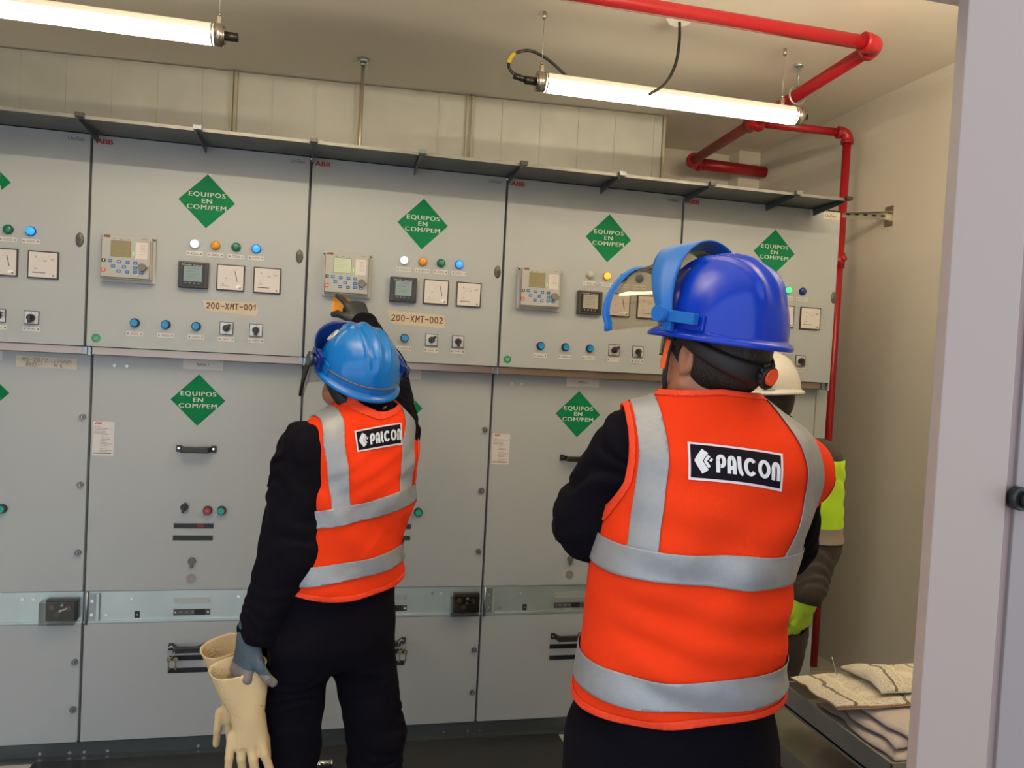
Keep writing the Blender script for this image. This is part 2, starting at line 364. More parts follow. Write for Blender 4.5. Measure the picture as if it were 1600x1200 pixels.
b = B(); b.cyl((0, 0, 0), (0, -.014, 0), .0135, BLACK); b.box(-.004, .004, -.020, -.010, -.021, .019, BLACK, .001, mtx=Matrix.Rotation(math.radians(12), 4, 'Y')); KEYS = b.mesh('key_switch')
b = B(); LG = mat('lock_grey', (.10, .11, .11), .45); b.cyl((0, 0, 0), (0, -.010, 0), .0135, LG); b.box(-.005, .005, -.012, 0, -.024, 0, LG, .001); KEYG = b.mesh('crank_socket_cover')
b = B(); b.cyl((0, 0, 0), (0, -.003, 0), .0175, mat('disc', (.26, .24, .22), .4, .4), n=32); DISC = b.mesh('round_blanking_plate')
def slot_mesh(red):
    b = B(); b.box(-.0715, .0715, -.0015, .0005, -.0095, .0095, mat('slot_frame', (.01, .01, .01), .3)); b.box(-.068, .068, -.0020, -.0015, -.0075, .0075, mat('slot_glass', (.02, .02, .025), .08))
    if red: b.box(.012, .036, -.0023, -.0019, -.006, .006, mat('slot_red', (.16, .015, .012), .2))
    return b.mesh('viewing_window')
SL1, SL2 = slot_mesh(1), slot_mesh(0)
b = B(); b.cyl((0, 0, 0), (0, -.006, 0), .0055, GALV); STUD = b.mesh('stud')
b = B(); b.ball((0, 0, 0), .0135, mat('lock_oval', (.07, .065, .065), .4), (1, .5, 1.9)); b.cyl((0, -.004, 0), (0, -.0085, 0), .006, mat('lock_core', (.04, .04, .04), .3)); OVAL = b.mesh('quarter_turn_lock')
b = B(); b.cyl((0, 0, 0), (0, -.0008, 0), .0155, mat('dot_green', (.01, .20, .07), .4)); b.text('25', .014, WHITET, fm(0, -.001, 0), bold=.0005); GDOT = b.mesh('round_green_sticker')
def smoke_mat(name, col, alpha, rough=.05):
    m = bpy.data.materials.new(name); m.use_nodes = True; nt = m.node_tree; nt.nodes.clear()
    o = nt.nodes.new('ShaderNodeOutputMaterial'); t = nt.nodes.new('ShaderNodeBsdfTransparent'); t.inputs[0].default_value = (*col, 1)
    g = nt.nodes.new('ShaderNodeBsdfGlossy'); g.inputs['Roughness'].default_value = rough; g.inputs[0].default_value = (.9, .9, .9, 1)
    mx = nt.nodes.new('ShaderNodeMixShader'); lw = nt.nodes.new('ShaderNodeLayerWeight'); lw.inputs[0].default_value = .5; fr = nt.nodes.new('ShaderNodeMath'); fr.operation = 'POWER'; fr.inputs[1].default_value = 4.0; nt.links.new(lw.outputs['Facing'], fr.inputs[0])
    ad = nt.nodes.new('ShaderNodeMath'); ad.operation = 'ADD'; ad.inputs[1].default_value = alpha
    nt.links.new(fr.outputs[0], ad.inputs[0]); nt.links.new(ad.outputs[0], mx.inputs[0]); nt.links.new(t.outputs[0], mx.inputs[1]); nt.links.new(g.outputs[0], mx.inputs[2]); nt.links.new(mx.outputs[0], o.inputs[0]); return m
CLEAR = smoke_mat('clear_cover', (.80, .80, .78), .04)
def position_box():
    b = B(); b.box(-.052, .055, -.030, 0, -.040, .040, BLACK, .006)
    for x, z, c in ((-.03, .012, (.16, .09, .06)), (-.012, -.014, (.13, .08, .06)), (.026, .008, (.13, .08, .06))): b.cyl((x, -.030, z), (x, -.034, z), .010, mat('box_disc%d' % int(x * 1000), c, .4))
    b.cyl((-.0, -.03, 0), (-.0, -.038, 0), .005, CHROME); b.box(-.002, .026, -.041, -.036, -.003, .003, CHROME, mtx=Matrix.Rotation(math.radians(-25), 4, 'Y'))
    b.cyl((.004, -.03, .02), (.004, -.034, .02), .005, GALV)
    b.box(-.066, .050, -.052, -.050, -.047, .036, CLEAR); b.box(-.066, -.064, -.050, -.004, -.047, .036, CLEAR); b.box(-.066, .050, -.050, -.004, -.049, -.047, CLEAR)
    return b.mesh('position_indicator')
PBOX = position_box()
def hinge_mesh():
    b = B(); b.box(-.020, .020, -.004, 0, -.056, .056, GALV2, .002); b.box(.008, .019, -.012, -.004, -.050, .052, GALV, .002)
    for z in (-.026, .026): b.cyl((-.006, -.004, z), (-.006, -.009, z), .0065, CHROME, n=14)
    b.cyl((-.024, -.008, -.062), (-.024, -.008, .062), .005, GALV2)
    return b.mesh('hinge_bracket')
HINGE = hinge_mesh()
b = B(); b.box(-.066, .066, -.0015, 0, -.012, .012, mat('np_light', (.40, .44, .43), .4, .4)); [b.cyl((s_ * .058, -.0015, 0), (s_ * .058, -.003, 0), .003, GALV2, n=10) for s_ in (-1, 1)]; NP1 = b.mesh('name_plate')
b = B(); b.box(-.066, .066, -.0015, 0, -.012, .012, mat('np_dark', (.06, .06, .065), .4)); b.box(.010, .048, -.0025, -.0015, -.010, .010, BLACKM); [b.cyl((x_, -.0015, 0), (x_, -.003, 0), .004, mat('np_ring', (.16, .16, .17), .4), n=12) for x_ in (-.04, -.018, .002)]
[b.cyl((s_ * .058, -.0015, 0), (s_ * .058, -.003, 0), .003, CHROME, n=10) for s_ in (-1, 1)]; NP2 = b.mesh('mechanism_plate')
b = B(); b.box(-.009, .009, -.001, .0, -.013, .013, BLACKM); b.box(-.003, .003, -.002, -.001, -.003, .003, GALV2); SQ = b.mesh('square_socket')
b = B(); b.cyl((0, 0, 0), (0, -.003, 0), .006, CHROME, n=14); SCREW = b.mesh('screw')

def strokes(b, polys, mtx, w, m, th=.0003):
    for pl in polys:
        for i in range(len(pl) - 1):
            a = Vector((*pl[i], 0)); c = Vector((*pl[i + 1], 0)); d = (c - a)
            if d.length < 1e-6: continue
            n = Vector((-d.y, d.x, 0)).normalized() * w / 2; e = d.normalized() * w * .35
            pts = [mtx @ p for p in (a - n - e, c - n + e, c + n + e, a + n - e)]
            f = b.bm.faces.new([b.bm.verts.new(p) for p in pts]); f.material_index = b.mi(m)
def arcp(cx, cy, rx, ry, a0, a1, n=10): return [(cx + rx * math.cos(math.radians(a0 + (a1 - a0) * i / n)), cy + ry * math.sin(math.radians(a0 + (a1 - a0) * i / n))) for i in range(n + 1)]
GL = {  # simple pen strokes, unit height 1, width ~.6
    '2': [arcp(.3, .72, .26, .26, 160, -40) + [(.02, .02), (.62, .06)]], '0': [arcp(.3, .5, .27, .5, 100, 460, 16)], '-': [[(.05, .5), (.6, .48)]],
    'X': [[(.02, 1), (.55, 0)], [(.6, 1), (0, .05)]], 'M': [[(.05, 0), (.12, 1), (.36, .4), (.66, 1), (.62, 0)]], 'T': [[(0, .98), (.7, 1)], [(.34, 1), (.3, 0)]],
    '1': [[(.05, .7), (.32, 1), (.28, 0)]], 'S': [arcp(.3, .75, .25, .22, 40, 260) + arcp(.3, .27, .27, .26, 80, -140)], '/': [[(0, 0), (.5, 1)]], 'L': [[(.05, 1), (.03, 0), (.5, .02)]],
    'E': [[(.5, 1), (.05, .98), (.03, 0), (.5, .02)], [(.04, .5), (.42, .5)]], 'G': [arcp(.32, .5, .3, .48, 50, 330) + [(.58, .45), (.35, .45)]], 'A': [[(0, 0), (.3, 1), (.6, 0)], [(.12, .35), (.48, .35)]],
    'D': [[(.05, 0), (.05, 1)] + arcp(.05, .5, .5, .5, 90, -90)], '6': [arcp(.5, .5, .45, .5, 90, 180, 6) + arcp(.3, .25, .25, .25, 180, 540, 12)], ' ': []}
def pen(b, txt, h, w, m, x, y, z, slant=0, adv=.82):
    n = len(txt); tot = n * h * adv; mt = fm(x, y, z, slant)
    for i, ch in enumerate(txt):
        ox = -tot / 2 + i * h * adv; strokes(b, [[(ox + p[0] * h * .92, (p[1] - .5) * h) for p in g] for g in GL[ch]], mt, w, m)

def ply(x0, x1, y0, y1, z0, z1, m=PAINT, bev=.002): return B().box(x0, x1, y0, y1, z0, z1, m, bev)
CABLAB = {-1: 'grey switchgear cabinet at the left edge with faded handwriting tape', 0: 'grey switchgear cabinet marked 200-XMT-001 by hand', 1: 'grey switchgear cabinet marked 200-XMT-002 behind the reaching worker',
          2: 'grey switchgear cabinet with lit amber lamp beyond the raised tinted visor', 3: 'rightmost grey switchgear cabinet beside the red riser pipe, green lamp lit'}
KEYOBJ = []
for i in range(-2, 4):
    x0 = i * PW; x1 = x0 + PW if i < 3 else 2.988; g = .0045; w = x1 - x0
    if i == -2:
        continue
    cab = thing('switchgear_cabinet', (x0, 0, 0), CABLAB[i], 'switchgear cabinet', 'switchgear cabinets along the back')
    b = B(); b.box(.001, w - .001, DD + .012, 1.15, .0, ZT - .006, PAINT2); b.box(.001, w - .001, .022, DD + .012, ZM + .002, ZT - .004, PAINT2)
    b.build('carcass', cab)
    d = .012 if i >= 1 else 0
    # ------------ upper instrument door
    ud = ply(g, w - g, 0, .021, ZM, ZT).build('instrument_door', cab)
    b = B()
    b.text('ABB', .0245, REDT, fm(.042, -.0006, ZT - .022), bold=.0009, sx=1.25); b.build('brand_lettering', ud)
    b = B(); b.text('UniSec', .0195, INKGREY, fm(w - .05, -.0006, ZT - .021)); b.build('model_lettering', ud)
    dx = {-1: .402, 0: .389, 1: .425, 2: .430, 3: .428}[i]; dz = {-1: 2.085, 0: 2.081, 1: 2.068, 2: 2.077, 3: 2.080}[i]
    put('green_sticker', DIA, ud, (dx, 0, dz))
    e = .006 if i >= 1 else 0
    cols = {-1: ['white_on', 'amber', 'green', 'blue_on'], 0: ['white_on', 'amber', 'green', 'blue_on'], 1: ['white_on', 'amber', 'green', 'blue_on'], 2: ['white_off', 'amber_on', 'green', 'blue'], 3: ['white_off', 'amber', 'green_on', 'blue']}[i]
    names = {'white_on': 'lit white pilot light', 'white_off': 'unlit white pilot light', 'amber': 'amber pilot light', 'amber_on': 'lit amber pilot light', 'green': 'dark green pilot light', 'green_on': 'lit green pilot light', 'blue_on': 'lit blue pilot light', 'blue': 'unlit blue pilot light'}
    for k, c in enumerate(cols):
        x = .354 + .0712 * k + e; tag(put('pilot_light', LM[c], ud, (x, 0, 1.9235)), names[c])
        put('engraved_label', LAB2, ud, (x, 0, 1.889))
    put('power_meter', PM2 if i in (2, 3) else PM1, ud, (.355 + e, 0, 1.810)); put('analog_meter', AM1, ud, (.482 + e, 0, 1.810)); put('analog_meter', AM2, ud, (.6105 + e, 0, 1.809))
    put('protection_relay', RELAYS[1 if i == 1 else 0], ud, (.1355 + d, 0, 1.850))
    for k in range(3): put('push_button', BTN, ud, (.1625 + .1035 * k + e, 0, 1.6255)); put('engraved_label', LAB2, ud, (.1625 + .1035 * k + e, 0, 1.5865))
    put('rotary_switch', SWA, ud, (.474 + e, 0, 1.6245)); put('rotary_switch', SWB, ud, (.578 + e, 0, 1.6235))
    for k in range(2): put('engraved_label', LAB1, ud, (.474 + .104 * k + e, 0, 1.5845))
    put('quarter_turn_lock', OVAL, ud, (.722 + e, 0, 1.907))
    if i in (0, 2): put('round_green_sticker', GDOT, ud, (.036, 0, 1.564))
    if i == 0:
        b = B(); b.prism([(.388, 0, 1.722), (.572, 0, 1.725), (.584, 0, 1.70), (.574, 0, 1.676), (.40, 0, 1.686)], (0, -.0003, 0), TAPEM); pen(b, '200-XMT-001', .020, .0036, BROWN, .492, -.0008, 1.7055, math.radians(1)); b.build('marker_tape', ud)
    if i == 1:
        b = B(); b.prism([(.305, 0, 1.729), (.525, 0, 1.723), (.53, 0, 1.672), (.325, 0, 1.678)], (0, -.0003, 0), TAPEM); pen(b, '200-XMT-002', .0225, .0036, BROWN, .424, -.0008, 1.7015, math.radians(0)); b.build('marker_tape', ud)
        b = B(); b.box(.099, .162, -.0006, 0, 1.711, 1.768, ORNG); [b.box(.106, .150, -.0009, -.0006, 1.718 + k * .006, 1.7195 + k * .006, mat('note_ink', (.25, .10, .02), .6)) for k in range(6)]; b.build('orange_note', ud)
    if i == 3:
        b = B(); b.box(w - .085, w - .006, -.0005, 0, ZT - .035, ZT - .005, TAPEF); b.build('marker_tape', ud)
    # ------------ stainless rail under the instrument door
    b = B(); b.box(.012, w - .012, .040, DD + .012, ZM - .030, ZM - .001, RAILM, .002); b.box(.0005, .0115, .032, DD + .02, ZM - .033, ZM - .001, GALV2, .002); b.box(w - .018, w - .0005, .032, DD + .02, ZM - .030, ZM - .001, GALV2, .002)
    b.build('rail', cab)
    # ------------ middle door
    md = ply(g, w - g, DD, DD + .02, ZA, 1.503).build('compartment_door', cab)
    for s_ in (0,): put('green_sticker', DIA, md, (.371 if i >= 0 else .385, DD, 1.350))
    b = B(); b.box(.313, .456, DD - .001, DD, 1.4655, 1.504, WHITEL); b.text('Salida %s' % {-1: '', 0: '1', 1: '2', 2: '3', 3: '4'}[i] if i >= 0 else 'Entrada', .015, INK, fm(.3845, DD - .0012, 1.485)); b.build('name_card', md)
    put('rating_label', RAT, md, (.0475, DD, 1.195)); put('pull_handle', HND, md, (.3725, DD, 1.1665)); put('key_switch', KEYS, md, (.338, DD, .944))
    tag(put('round_button', RB, md, (.421, DD, .932)), 'red round button'); tag(put('round_button', GB, md, (.471, DD, .932)), 'green round button')
    put('viewing_window', SL1, md, (.373, DD, .872)); put('viewing_window', SL2, md, (.372, DD, .826)); put('crank_socket_cover', KEYG, md, (.371, DD, .738)); put('round_blanking_plate', DISC, md, (.3715, DD, .671))
    for x in (.078, .12): put('stud', STUD, md, (x, DD, 1.466))
    for z in (1.273, 1.023, .771): put('door_lock', LATCH, md, (.7255, DD, z))
    if i == -1:
        b = B(); b.prism([(.50, DD, 1.487), (.70, DD, 1.484), (.70, DD, 1.445), (.50, DD, 1.448)], (0, -.0003, 0), TAPEF)
        pen(b, 'MS-20/2', .015, .0018, FADED, .563, DD - .0008, 1.474); pen(b, 'MS20-1', .012, .0018, FADED, .562, DD - .0008, 1.456); pen(b, 'LLEGADA', .012, .0016, FADED, .650, DD - .0008, 1.473); pen(b, 'M-6', .012, .0018, FADED, .640, DD - .0008, 1.456); b.build('marker_tape', md)
    # ------------ galvanised band
    b = B(); b.box(.003, w - .003, DD + .004, DD + .03, ZB + .002, ZA - .002, GALV); b.box(.003, w - .003, DD - .004, DD + .004, ZB + .000, ZB + .008, GALV); bd = b.build('steel_band', cab)
    put('position_indicator', PBOX, bd, (.682, DD + .004, .564)); put('hinge_bracket', HINGE, bd, (.036, DD + .004, .564))
    put('name_plate', NP1, bd, (.378, DD + .004, .584)); put('mechanism_plate', NP2, bd, (.378, DD + .004, .540)); put('square_socket', SQ, bd, (.185, DD + .004, .534))
    for x, z in ((.164, .595), (.582, .598), (.078, .535), (.545, .598)): put('screw', SCREW, bd, (x, DD + .004, z))
    # ------------ bottom door and plinth
    ld = ply(g, w - g, DD - .002, DD + .02, ZC, ZB - .002).build('cable_door', cab)
    put('pull_handle', HND, ld, (.373, DD - .002, .412)); put('viewing_window', SL2, ld, (.372, DD - .002, .366)); put('viewing_window', SL2, ld, (.373, DD - .002, .318))
    for z in (.364, .186): put('door_lock', LATCH, ld, (.7285, DD - .002, z))
    b = B(); b.box(.0, w, DD + .004, DD + .03, .0, ZC - .003, PLM); b.box(.0, w, DD - .03, DD + .01, .0, .008, PLM); pl = b.build('plinth', cab)
    for x in (.02, .10, .42, .62, .72): put('screw', SCREW, pl, (x, DD + .004, .02))
    # keys hanging from the lower handle
    if i in (0, 1):
        KB = mat('key_brass', (.35, .28, .18), .3, .9); kt = thing('key_ring', (x0 + (.318 if i == 0 else .425), DD - .03, .395), '%s' % ('bunch of keys hanging from the lower black handle left of the cream gloves' if i == 0 else 'bunch of keys on the lower black handle behind the reaching worker'), 'keys', 'keys on the lower handles')
        b = B(); b.tube([(.012 * math.cos(a), -.018, .012 + .022 * math.sin(a)) for a in [k * PI / 8 for k in range(17)]], .0012, CHROME, n=8); b.build('ring', kt)
        for k, xx in enumerate((-.006, .018)):
            b = B(); b.cyl((xx, -.020, -.016), (xx, -.0225, -.016), .009, KB, n=16); b.box(xx - .0028, xx + .0028, -.0225, -.0205, -.055, -.022, KB, mtx=None); b.box(xx, xx + .006, -.0225, -.0205, -.048, -.043, KB); b.build('key', kt)
# end cover panel
b = B(); b.box(2.992, 3.050, DD + .01, 1.15, 0, 1.50, PAINT, .003); b.box(2.992, 3.0, .02, 1.15, 1.5, ZT - .004, PAINT, .002)
tag(b.build('end_panel'), 'narrow grey end cover panel on the right side of the switchgear', 'panel')
# roof canopy plate with fins
CX1 = 2.85; can = thing('switchgear_canopy', (0, 0, ZT), 'projecting dark galvanised sheet canopy along the top of the switchgear', 'canopy')
b = B(); b.box(-.76, CX1, -.225, .01, .002, .005, CANM); b.box(-.76, CX1, -.227, -.223, -.006, .005, CANM); b.box(-.76, 2.99, -.004, .02, .0008, .004, BLACKM); b.build('canopy_sheet', can)
FIN = mat('fin_steel', (.13, .15, .17), .35, .7)
for x in (-.36, .02, .38, .755, 1.13, 1.50, 1.88, 2.25, 2.62, CX1 - .004):
    b = B(); b.prism([(x, -.004, .002), (x, -.222, .002), (x, -.222, -.012), (x, -.01, -.030)], (.003, 0, 0), FIN); b.box(x, x + .018, -.215, -.01, .000, .002, FIN)
    b.box(x - .004, x + .022, -.245, -.222, -.004, .010, BLACK if round(x / .375) % 2 == 0 else FIN); b.build('fin', can)

# ------------------------------------------------------------------ tube lights
TUBE = mat('tube_diffuser', (.8, .78, .74), .4, emit=TUBE_COL, es=TUBE_STR)
HOUS = mat('tube_housing', (.62, .60, .55), .35, emit=TUBE_COL, es=.7)
UPFILL = mat('added_tube_upglow', (.7, .68, .62), .4, emit=TUBE_COL, es=TUBE_STR * 11.5); TUBEF = mat('added_tube_lower', (.8, .78, .74), .4, emit=TUBE_COL, es=7)  # glow of the added front lights, upper half boosted to lift the ceiling
def tube_light(x0, x1, y, z, label, plug_side, wires, es=1.0):
    L = x1 - x0; t = thing('tube_light', (x0, y, z), label, 'light', 'tubular lights under the ceiling'); R = .040
    n = 40
    def arc(a0, a1, m, name, r=R, k=22):
        b = B(); A = [math.radians(a0 + (a1 - a0) * j / k) for j in range(k + 1)]
        r0 = [b.bm.verts.new((.03, r * math.cos(a), r * math.sin(a))) for a in A]; r1 = [b.bm.verts.new((L - .03, r * math.cos(a), r * math.sin(a))) for a in A]
        b._fin([b.bm.faces.new([r0[j], r0[j + 1], r1[j + 1], r1[j]]) for j in range(k)], m, True)
        return b.build(name, t)
    arc(-190, 10, TUBEF if y < -1 else TUBE, 'diffuser'); arc(10, 170, UPFILL if y < -1 else HOUS, 'housing')  # added front lights glow mainly from the upper shell
    for xx, s_ in ((0, -1), (L, 1)):
        b = B(); b.cyl((xx, 0, 0), (xx - s_ * .034, 0, 0), .0425, STEEL); b.cyl((xx - s_ * .038, 0, 0), (xx - s_ * .044, 0, 0), .0425, STEEL); b.cyl((xx + s_ * .004, 0, 0), (xx, 0, 0), .034, STEEL)
        b.build('end_cap', t)
        b = B(); b.cyl((xx + s_ * .004, 0, 0), (xx + s_ * (.05 if s_ == plug_side else .028), 0, 0), .017 if s_ == plug_side else .014, BLACK); b.build('cable_gland', t)
    for wx in wires:
        b = B(); b.cyl((wx - x0, 0, R), (wx - x0, 0, H - z), .0012, GALV, n=6); b.box(wx - x0 - .008, wx - x0 + .008, -.01, .01, R - .002, R + .03, STEEL, .003); b.ball((wx - x0, 0, R + .038), .008, STEEL, n=12); b.cyl((wx - x0, 0, H - z - .035), (wx - x0, 0, H - z - .004), .008, STEEL, n=10); b.build('suspension_wire', t)
    return t
LZ = 2.735; LY = .145
xa = float(atZ(840, 125, LZ)[0]); xb = float(atZ(1252, 182, LZ)[0])
LY = float((atZ(840, 128, LZ)[1] + atZ(1252, 182, LZ)[1]) / 2)
tl = tube_light(xa, xb, LY, LZ, 'lit tubular light hanging below the red pipe, its cable looping from the left end', -1, [xa + .02, xb - .10])
xc = float(atZ(350, 55, LZ)[0]); LY2 = float(atZ(342, 55, LZ)[1])
tube_light(xc - 1.22, xc, LY2, LZ, 'lit tubular light cut off by the left edge of the frame', 1, [xc - .02, xc - 1.1])
tube_light(-.2, 1.02, -1.45, LZ, 'added unseen tubular light nearest the doorway, throwing light upward, left one', 1, [-.15, .95])  # unseen pair of lights added to brighten the ceiling from below
tube_light(2.0, 3.2, -1.45, LZ, 'added unseen tubular light nearest the doorway, throwing light upward, right one', 1, [2.05, 3.1])  # second of the added ceiling-brightening lights, out of view
# cable of the right light
b = B(); CB = mat('cable_black', (.012, .013, .012), .4)
P = [Vector((-.05, 0, 0)), Vector((-.085, -.0, .01)), Vector((-.12, .01, .05)), Vector((-.10, .02, .105)), Vector((-.03, .03, .135)), Vector((.06, .06, .12)), Vector((.16, .10, .075)), Vector((.24, .12, .045))]
def cr(pts, n=8):
    out = []
    for i in range(len(pts) - 1):
        p0_, p1_, p2_, p3_ = pts[max(i - 1, 0)], pts[i], pts[i + 1], pts[min(i + 2, len(pts) - 1)]
        for k in range(n):
            t = k / n; out.append(.5 * ((2 * p1_) + (p2_ - p0_) * t + (2 * p0_ - 5 * p1_ + 4 * p2_ - p3_) * t * t + (3 * p1_ - p0_ - 3 * p2_ + p3_) * t ** 3))
    out.append(pts[-1]); return out
pc = cr(P); b.tube(pc, .0065, CB, n=10); b.cyl((-.04, 0, 0), (-.10, .0, .012), .013, BLACK)
b.tube(pc[18:26], .009, mat('cable_marker', (.55, .42, .03), .5), n=10); b.build('power_cable', tl)
# hanging cable from ceiling rose
rs = atZ(1062, 28, H); b = B(); P = [Vector(v) for v in ((0, 0, -.01), (.0, -.01, -.10), (-.015, -.02, -.20), (-.06, -.03, -.29), (-.13, -.035, -.345))]; b.cyl((0, 0, 0), (0, 0, -.018), .055, HOUS, r2=.045); ro = b.build('ceiling_rose', loc=(float(rs[0]), float(rs[1]), H))
tag(ro, 'round ceiling cable outlet with a black cable drooping to the tube light', 'cable outlet'); b = B(); b.tube(cr(P), .0065, CB, n=10); b.build('cable', ro)

# ------------------------------------------------------------------ red pipes
PZ = 2.885
e1 = Vector(atZ(1371, 70, PZ)); e2 = Vector(atZ(1078, 254, PZ)); far = Vector(atZ(1200, 270, PZ)); st = Vector(atZ(905, -8, PZ))
dirx = (st - e1).normalized(); e0 = e1 + dirx * 3.2
tee = Vector(atZ(1183, 192, PZ)); tee = e1 + (e2 - e1) * ((tee - e1).dot(e2 - e1) / (e2 - e1).length_squared)
pipe = thing('ceiling_pipe', (float(e1.x), float(e1.y), PZ), 'red painted sprinkler pipe running zigzag under the ceiling', 'pipe')
L0 = pipe.location.copy()
def seg(a, c, r, name, parent, base): b = B(); b.cyl(a - base, c - base, r, REDP, n=28); return b.build(name, parent)
def elbow(p, d1v, d2v, r, parent, base, name='elbow'):
    b = B(); d1v = d1v.normalized(); d2v = d2v.normalized(); rr = r * 1.28; k = r * 2.0
    pts = [p + d1v * k, p + d1v * k * .55, p + d1v * k * .2 + d2v * k * .2, p + d2v * k * .55, p + d2v * k]
    b.tube([q_ - base for q_ in cr(pts, 5)], rr, REDP, n=24)
    for d_ in (d1v, d2v): b.cyl(p + d_ * k * .8 - base, p + d_ * k * 1.25 - base, rr * 1.14, REDP, n=28)
    return b.build(name, parent)
RP = .027
seg(e0, e1 + dirx * .04, RP, 'pipe_run', pipe, L0); elbow(e1, dirx, e2 - e1, RP, pipe, L0)
u12 = (e2 - e1).normalized(); seg(e1 + u12 * .04, e2 - u12 * .05, RP * 1.05, 'pipe_run', pipe, L0); elbow(e2, e1 - e2, far - e2, RP * 1.15, pipe, L0)
seg(e2 + (far - e2).normalized() * .05, far, RP * 1.35, 'pipe_run', pipe, L0)
b = B(); b.cyl(tee - u12 * .06 - L0, tee + u12 * .06 - L0, RP * 1.45, REDP, n=28); b.ball(tee + u12 * .0 - L0 + Vector((.03, 0, -.01)), RP * 1.3, REDP); b.build('tee', pipe)
# riser
RX = Vector(atZ(1275, 1040, 0)); RY = float(RX.y); top = Vector(atY(1320, 208, RY)); top.z = float(top.z)
rx = float((RX.x + top.x) / 2); riser = thing('riser_pipe', (rx, RY, 0), 'thin vertical red pipe rising beside the right end of the switchgear', 'pipe'); RL = riser.location.copy()
topv = Vector((rx, RY, top.z)); tb = Vector((tee.x, tee.y, PZ))
seg(Vector((rx, RY, 0.0)), topv - Vector((0, 0, .04)), .021, 'pipe_run', riser, RL); elbow(topv, Vector((0, 0, -1)), tb - topv, .022, riser, RL)
seg(topv + (tb - topv).normalized() * .04, tb, .021, 'pipe_run', riser, RL)
cz = Vector(atY(1318, 405, RY)).z
b = B(); b.cyl(Vector((rx, RY, cz - .05)) - RL, Vector((rx, RY, cz + .03)) - RL, .027, REDP); b.ball(Vector((rx + .01, RY - .02, cz)) - RL, .018, REDP); b.build('coupling', riser)
# pipe hanger ring
hx = atZ(1263, 102, H); hp = e1 + u12 * ((Vector(hx) - e1).dot(u12)); b = B(); hb = Vector((hp.x, hp.y, H))
b.tube([(.0 + .040 * math.cos(a), 0, PZ - H + .044 * math.sin(a)) for a in [k * PI / 12 for k in range(25)]], .005, GALV, n=8, cap=False); b.cyl((0, 0, PZ - H + .035), (0, 0, 0), .006, GALV, n=8); b.cyl((0, 0, -.012), (0, 0, 0), .020, GALV, n=12)
tag(b.build('pipe_hanger', loc=hb), 'zinc hanger ring holding the red pipe to the ceiling', 'hanger')
# wall bracket
wb = Vector(atX(1390, 338, XR)); b = B(); a = Vector((0, 0, 0)); L_ = (XR - float(atY(1316, 346, float(wb.y))[0]))
b.prism([(0, 0, .02), (0, 0, -.02), (-L_, 0, -.030), (-L_, 0, -.012)], (0, .003, 0), mat('bracket_zinc', (.42, .40, .34), .35, .8)); b.prism([(0, 0, .02), (-L_, 0, -.012), (-L_, -.035, -.012), (0, -.02, .02)], (0, 0, .003), mat('bracket_zinc', (0, 0, 0)))
for k in range(6): b.box(-.05 - k * .05, -.028 - k * .05, -.001, .0, -.006 - .002 * k, .002 - .002 * k, BLACKM)
b.box(-.006, 0, -.03, .03, -.05, .05, mat('bracket_zinc', (0, 0, 0)))
tag(b.build('wall_bracket', loc=wb), 'perforated zinc bracket arm projecting from the right wall', 'bracket')

# ------------------------------------------------------------------ floor items
mL, mR = -.14, 1.85
b = B(); b.box(mL, mR, -1.2, .055, 0, .006, MATRUB, .001)
tag(b.build('rubber_mat'), 'black rubber insulating mat on the floor before the switchgear', 'mat')
b = B(); b.cyl((-.04, 0, 0), (.045, 0, 0), .012, CHROME); b.cyl((.045, 0, 0), (.05, 0, 0), .014, CHROME); b.cyl((-.01, 0, 0), (-.005, .13, .0), .006, CHROME); b.ball((-.005, .135, 0), .009, CHROME)
tag(b.build('steel_rod', loc=(.875, -.098, .0205)), 'small chrome T-shaped rod lying on the black mat', 'rod')

# trolley with newspapers
TZ = .75; ta = Vector(atZ(1215, 1065, TZ)); tb_ = Vector(atZ(1390, 1185, TZ)); tx = float((ta.x + tb_.x) / 2); ty0 = float(tb_.y) - .02; ty1 = float(ta.y)
tr = thing('steel_trolley', (tx, ty0, 0), 'grey steel trolley with raised rim and lower shelf by the right wall', 'trolley')
TM = mat('trolley_steel', (.42, .41, .37), .32, .7, var=.12, vscale=7); TW, TLn = .62, ty1 - ty0
b = B(); b.box(0, TW, 0, TLn, TZ - .055, TZ - .050, TM); b.build('tray', tr)
for nm, c in (('rim', (0, .004, 0, TLn, TZ - .062, TZ)), ('rim', (TW - .004, TW, 0, TLn, TZ - .062, TZ)), ('rim', (0, TW, 0, .004, TZ - .062, TZ)), ('rim', (0, TW, TLn - .004, TLn, TZ - .062, TZ))):
    B().box(*c, TM, .001).build(nm, tr)
SZ = .62; sl_ = float((atZ(1208, 1159, SZ)[0] + atZ(1264, 1200, SZ)[0]) / 2) - tx
b = B(); SE = -1.03 - ty0; b.box(sl_, TW, -.02, SE, SZ - .005, SZ, TM); b.box(sl_ - .004, sl_, -.02, SE, SZ - .045, SZ + .008, TM); b.build('lower_shelf', tr)
for x in (.22, TW - .04):
    for y in (.01, TLn - .04): B().box(x, x + .03, y, y + .03, 0, TZ - .06, TM, .002).build('leg', tr)

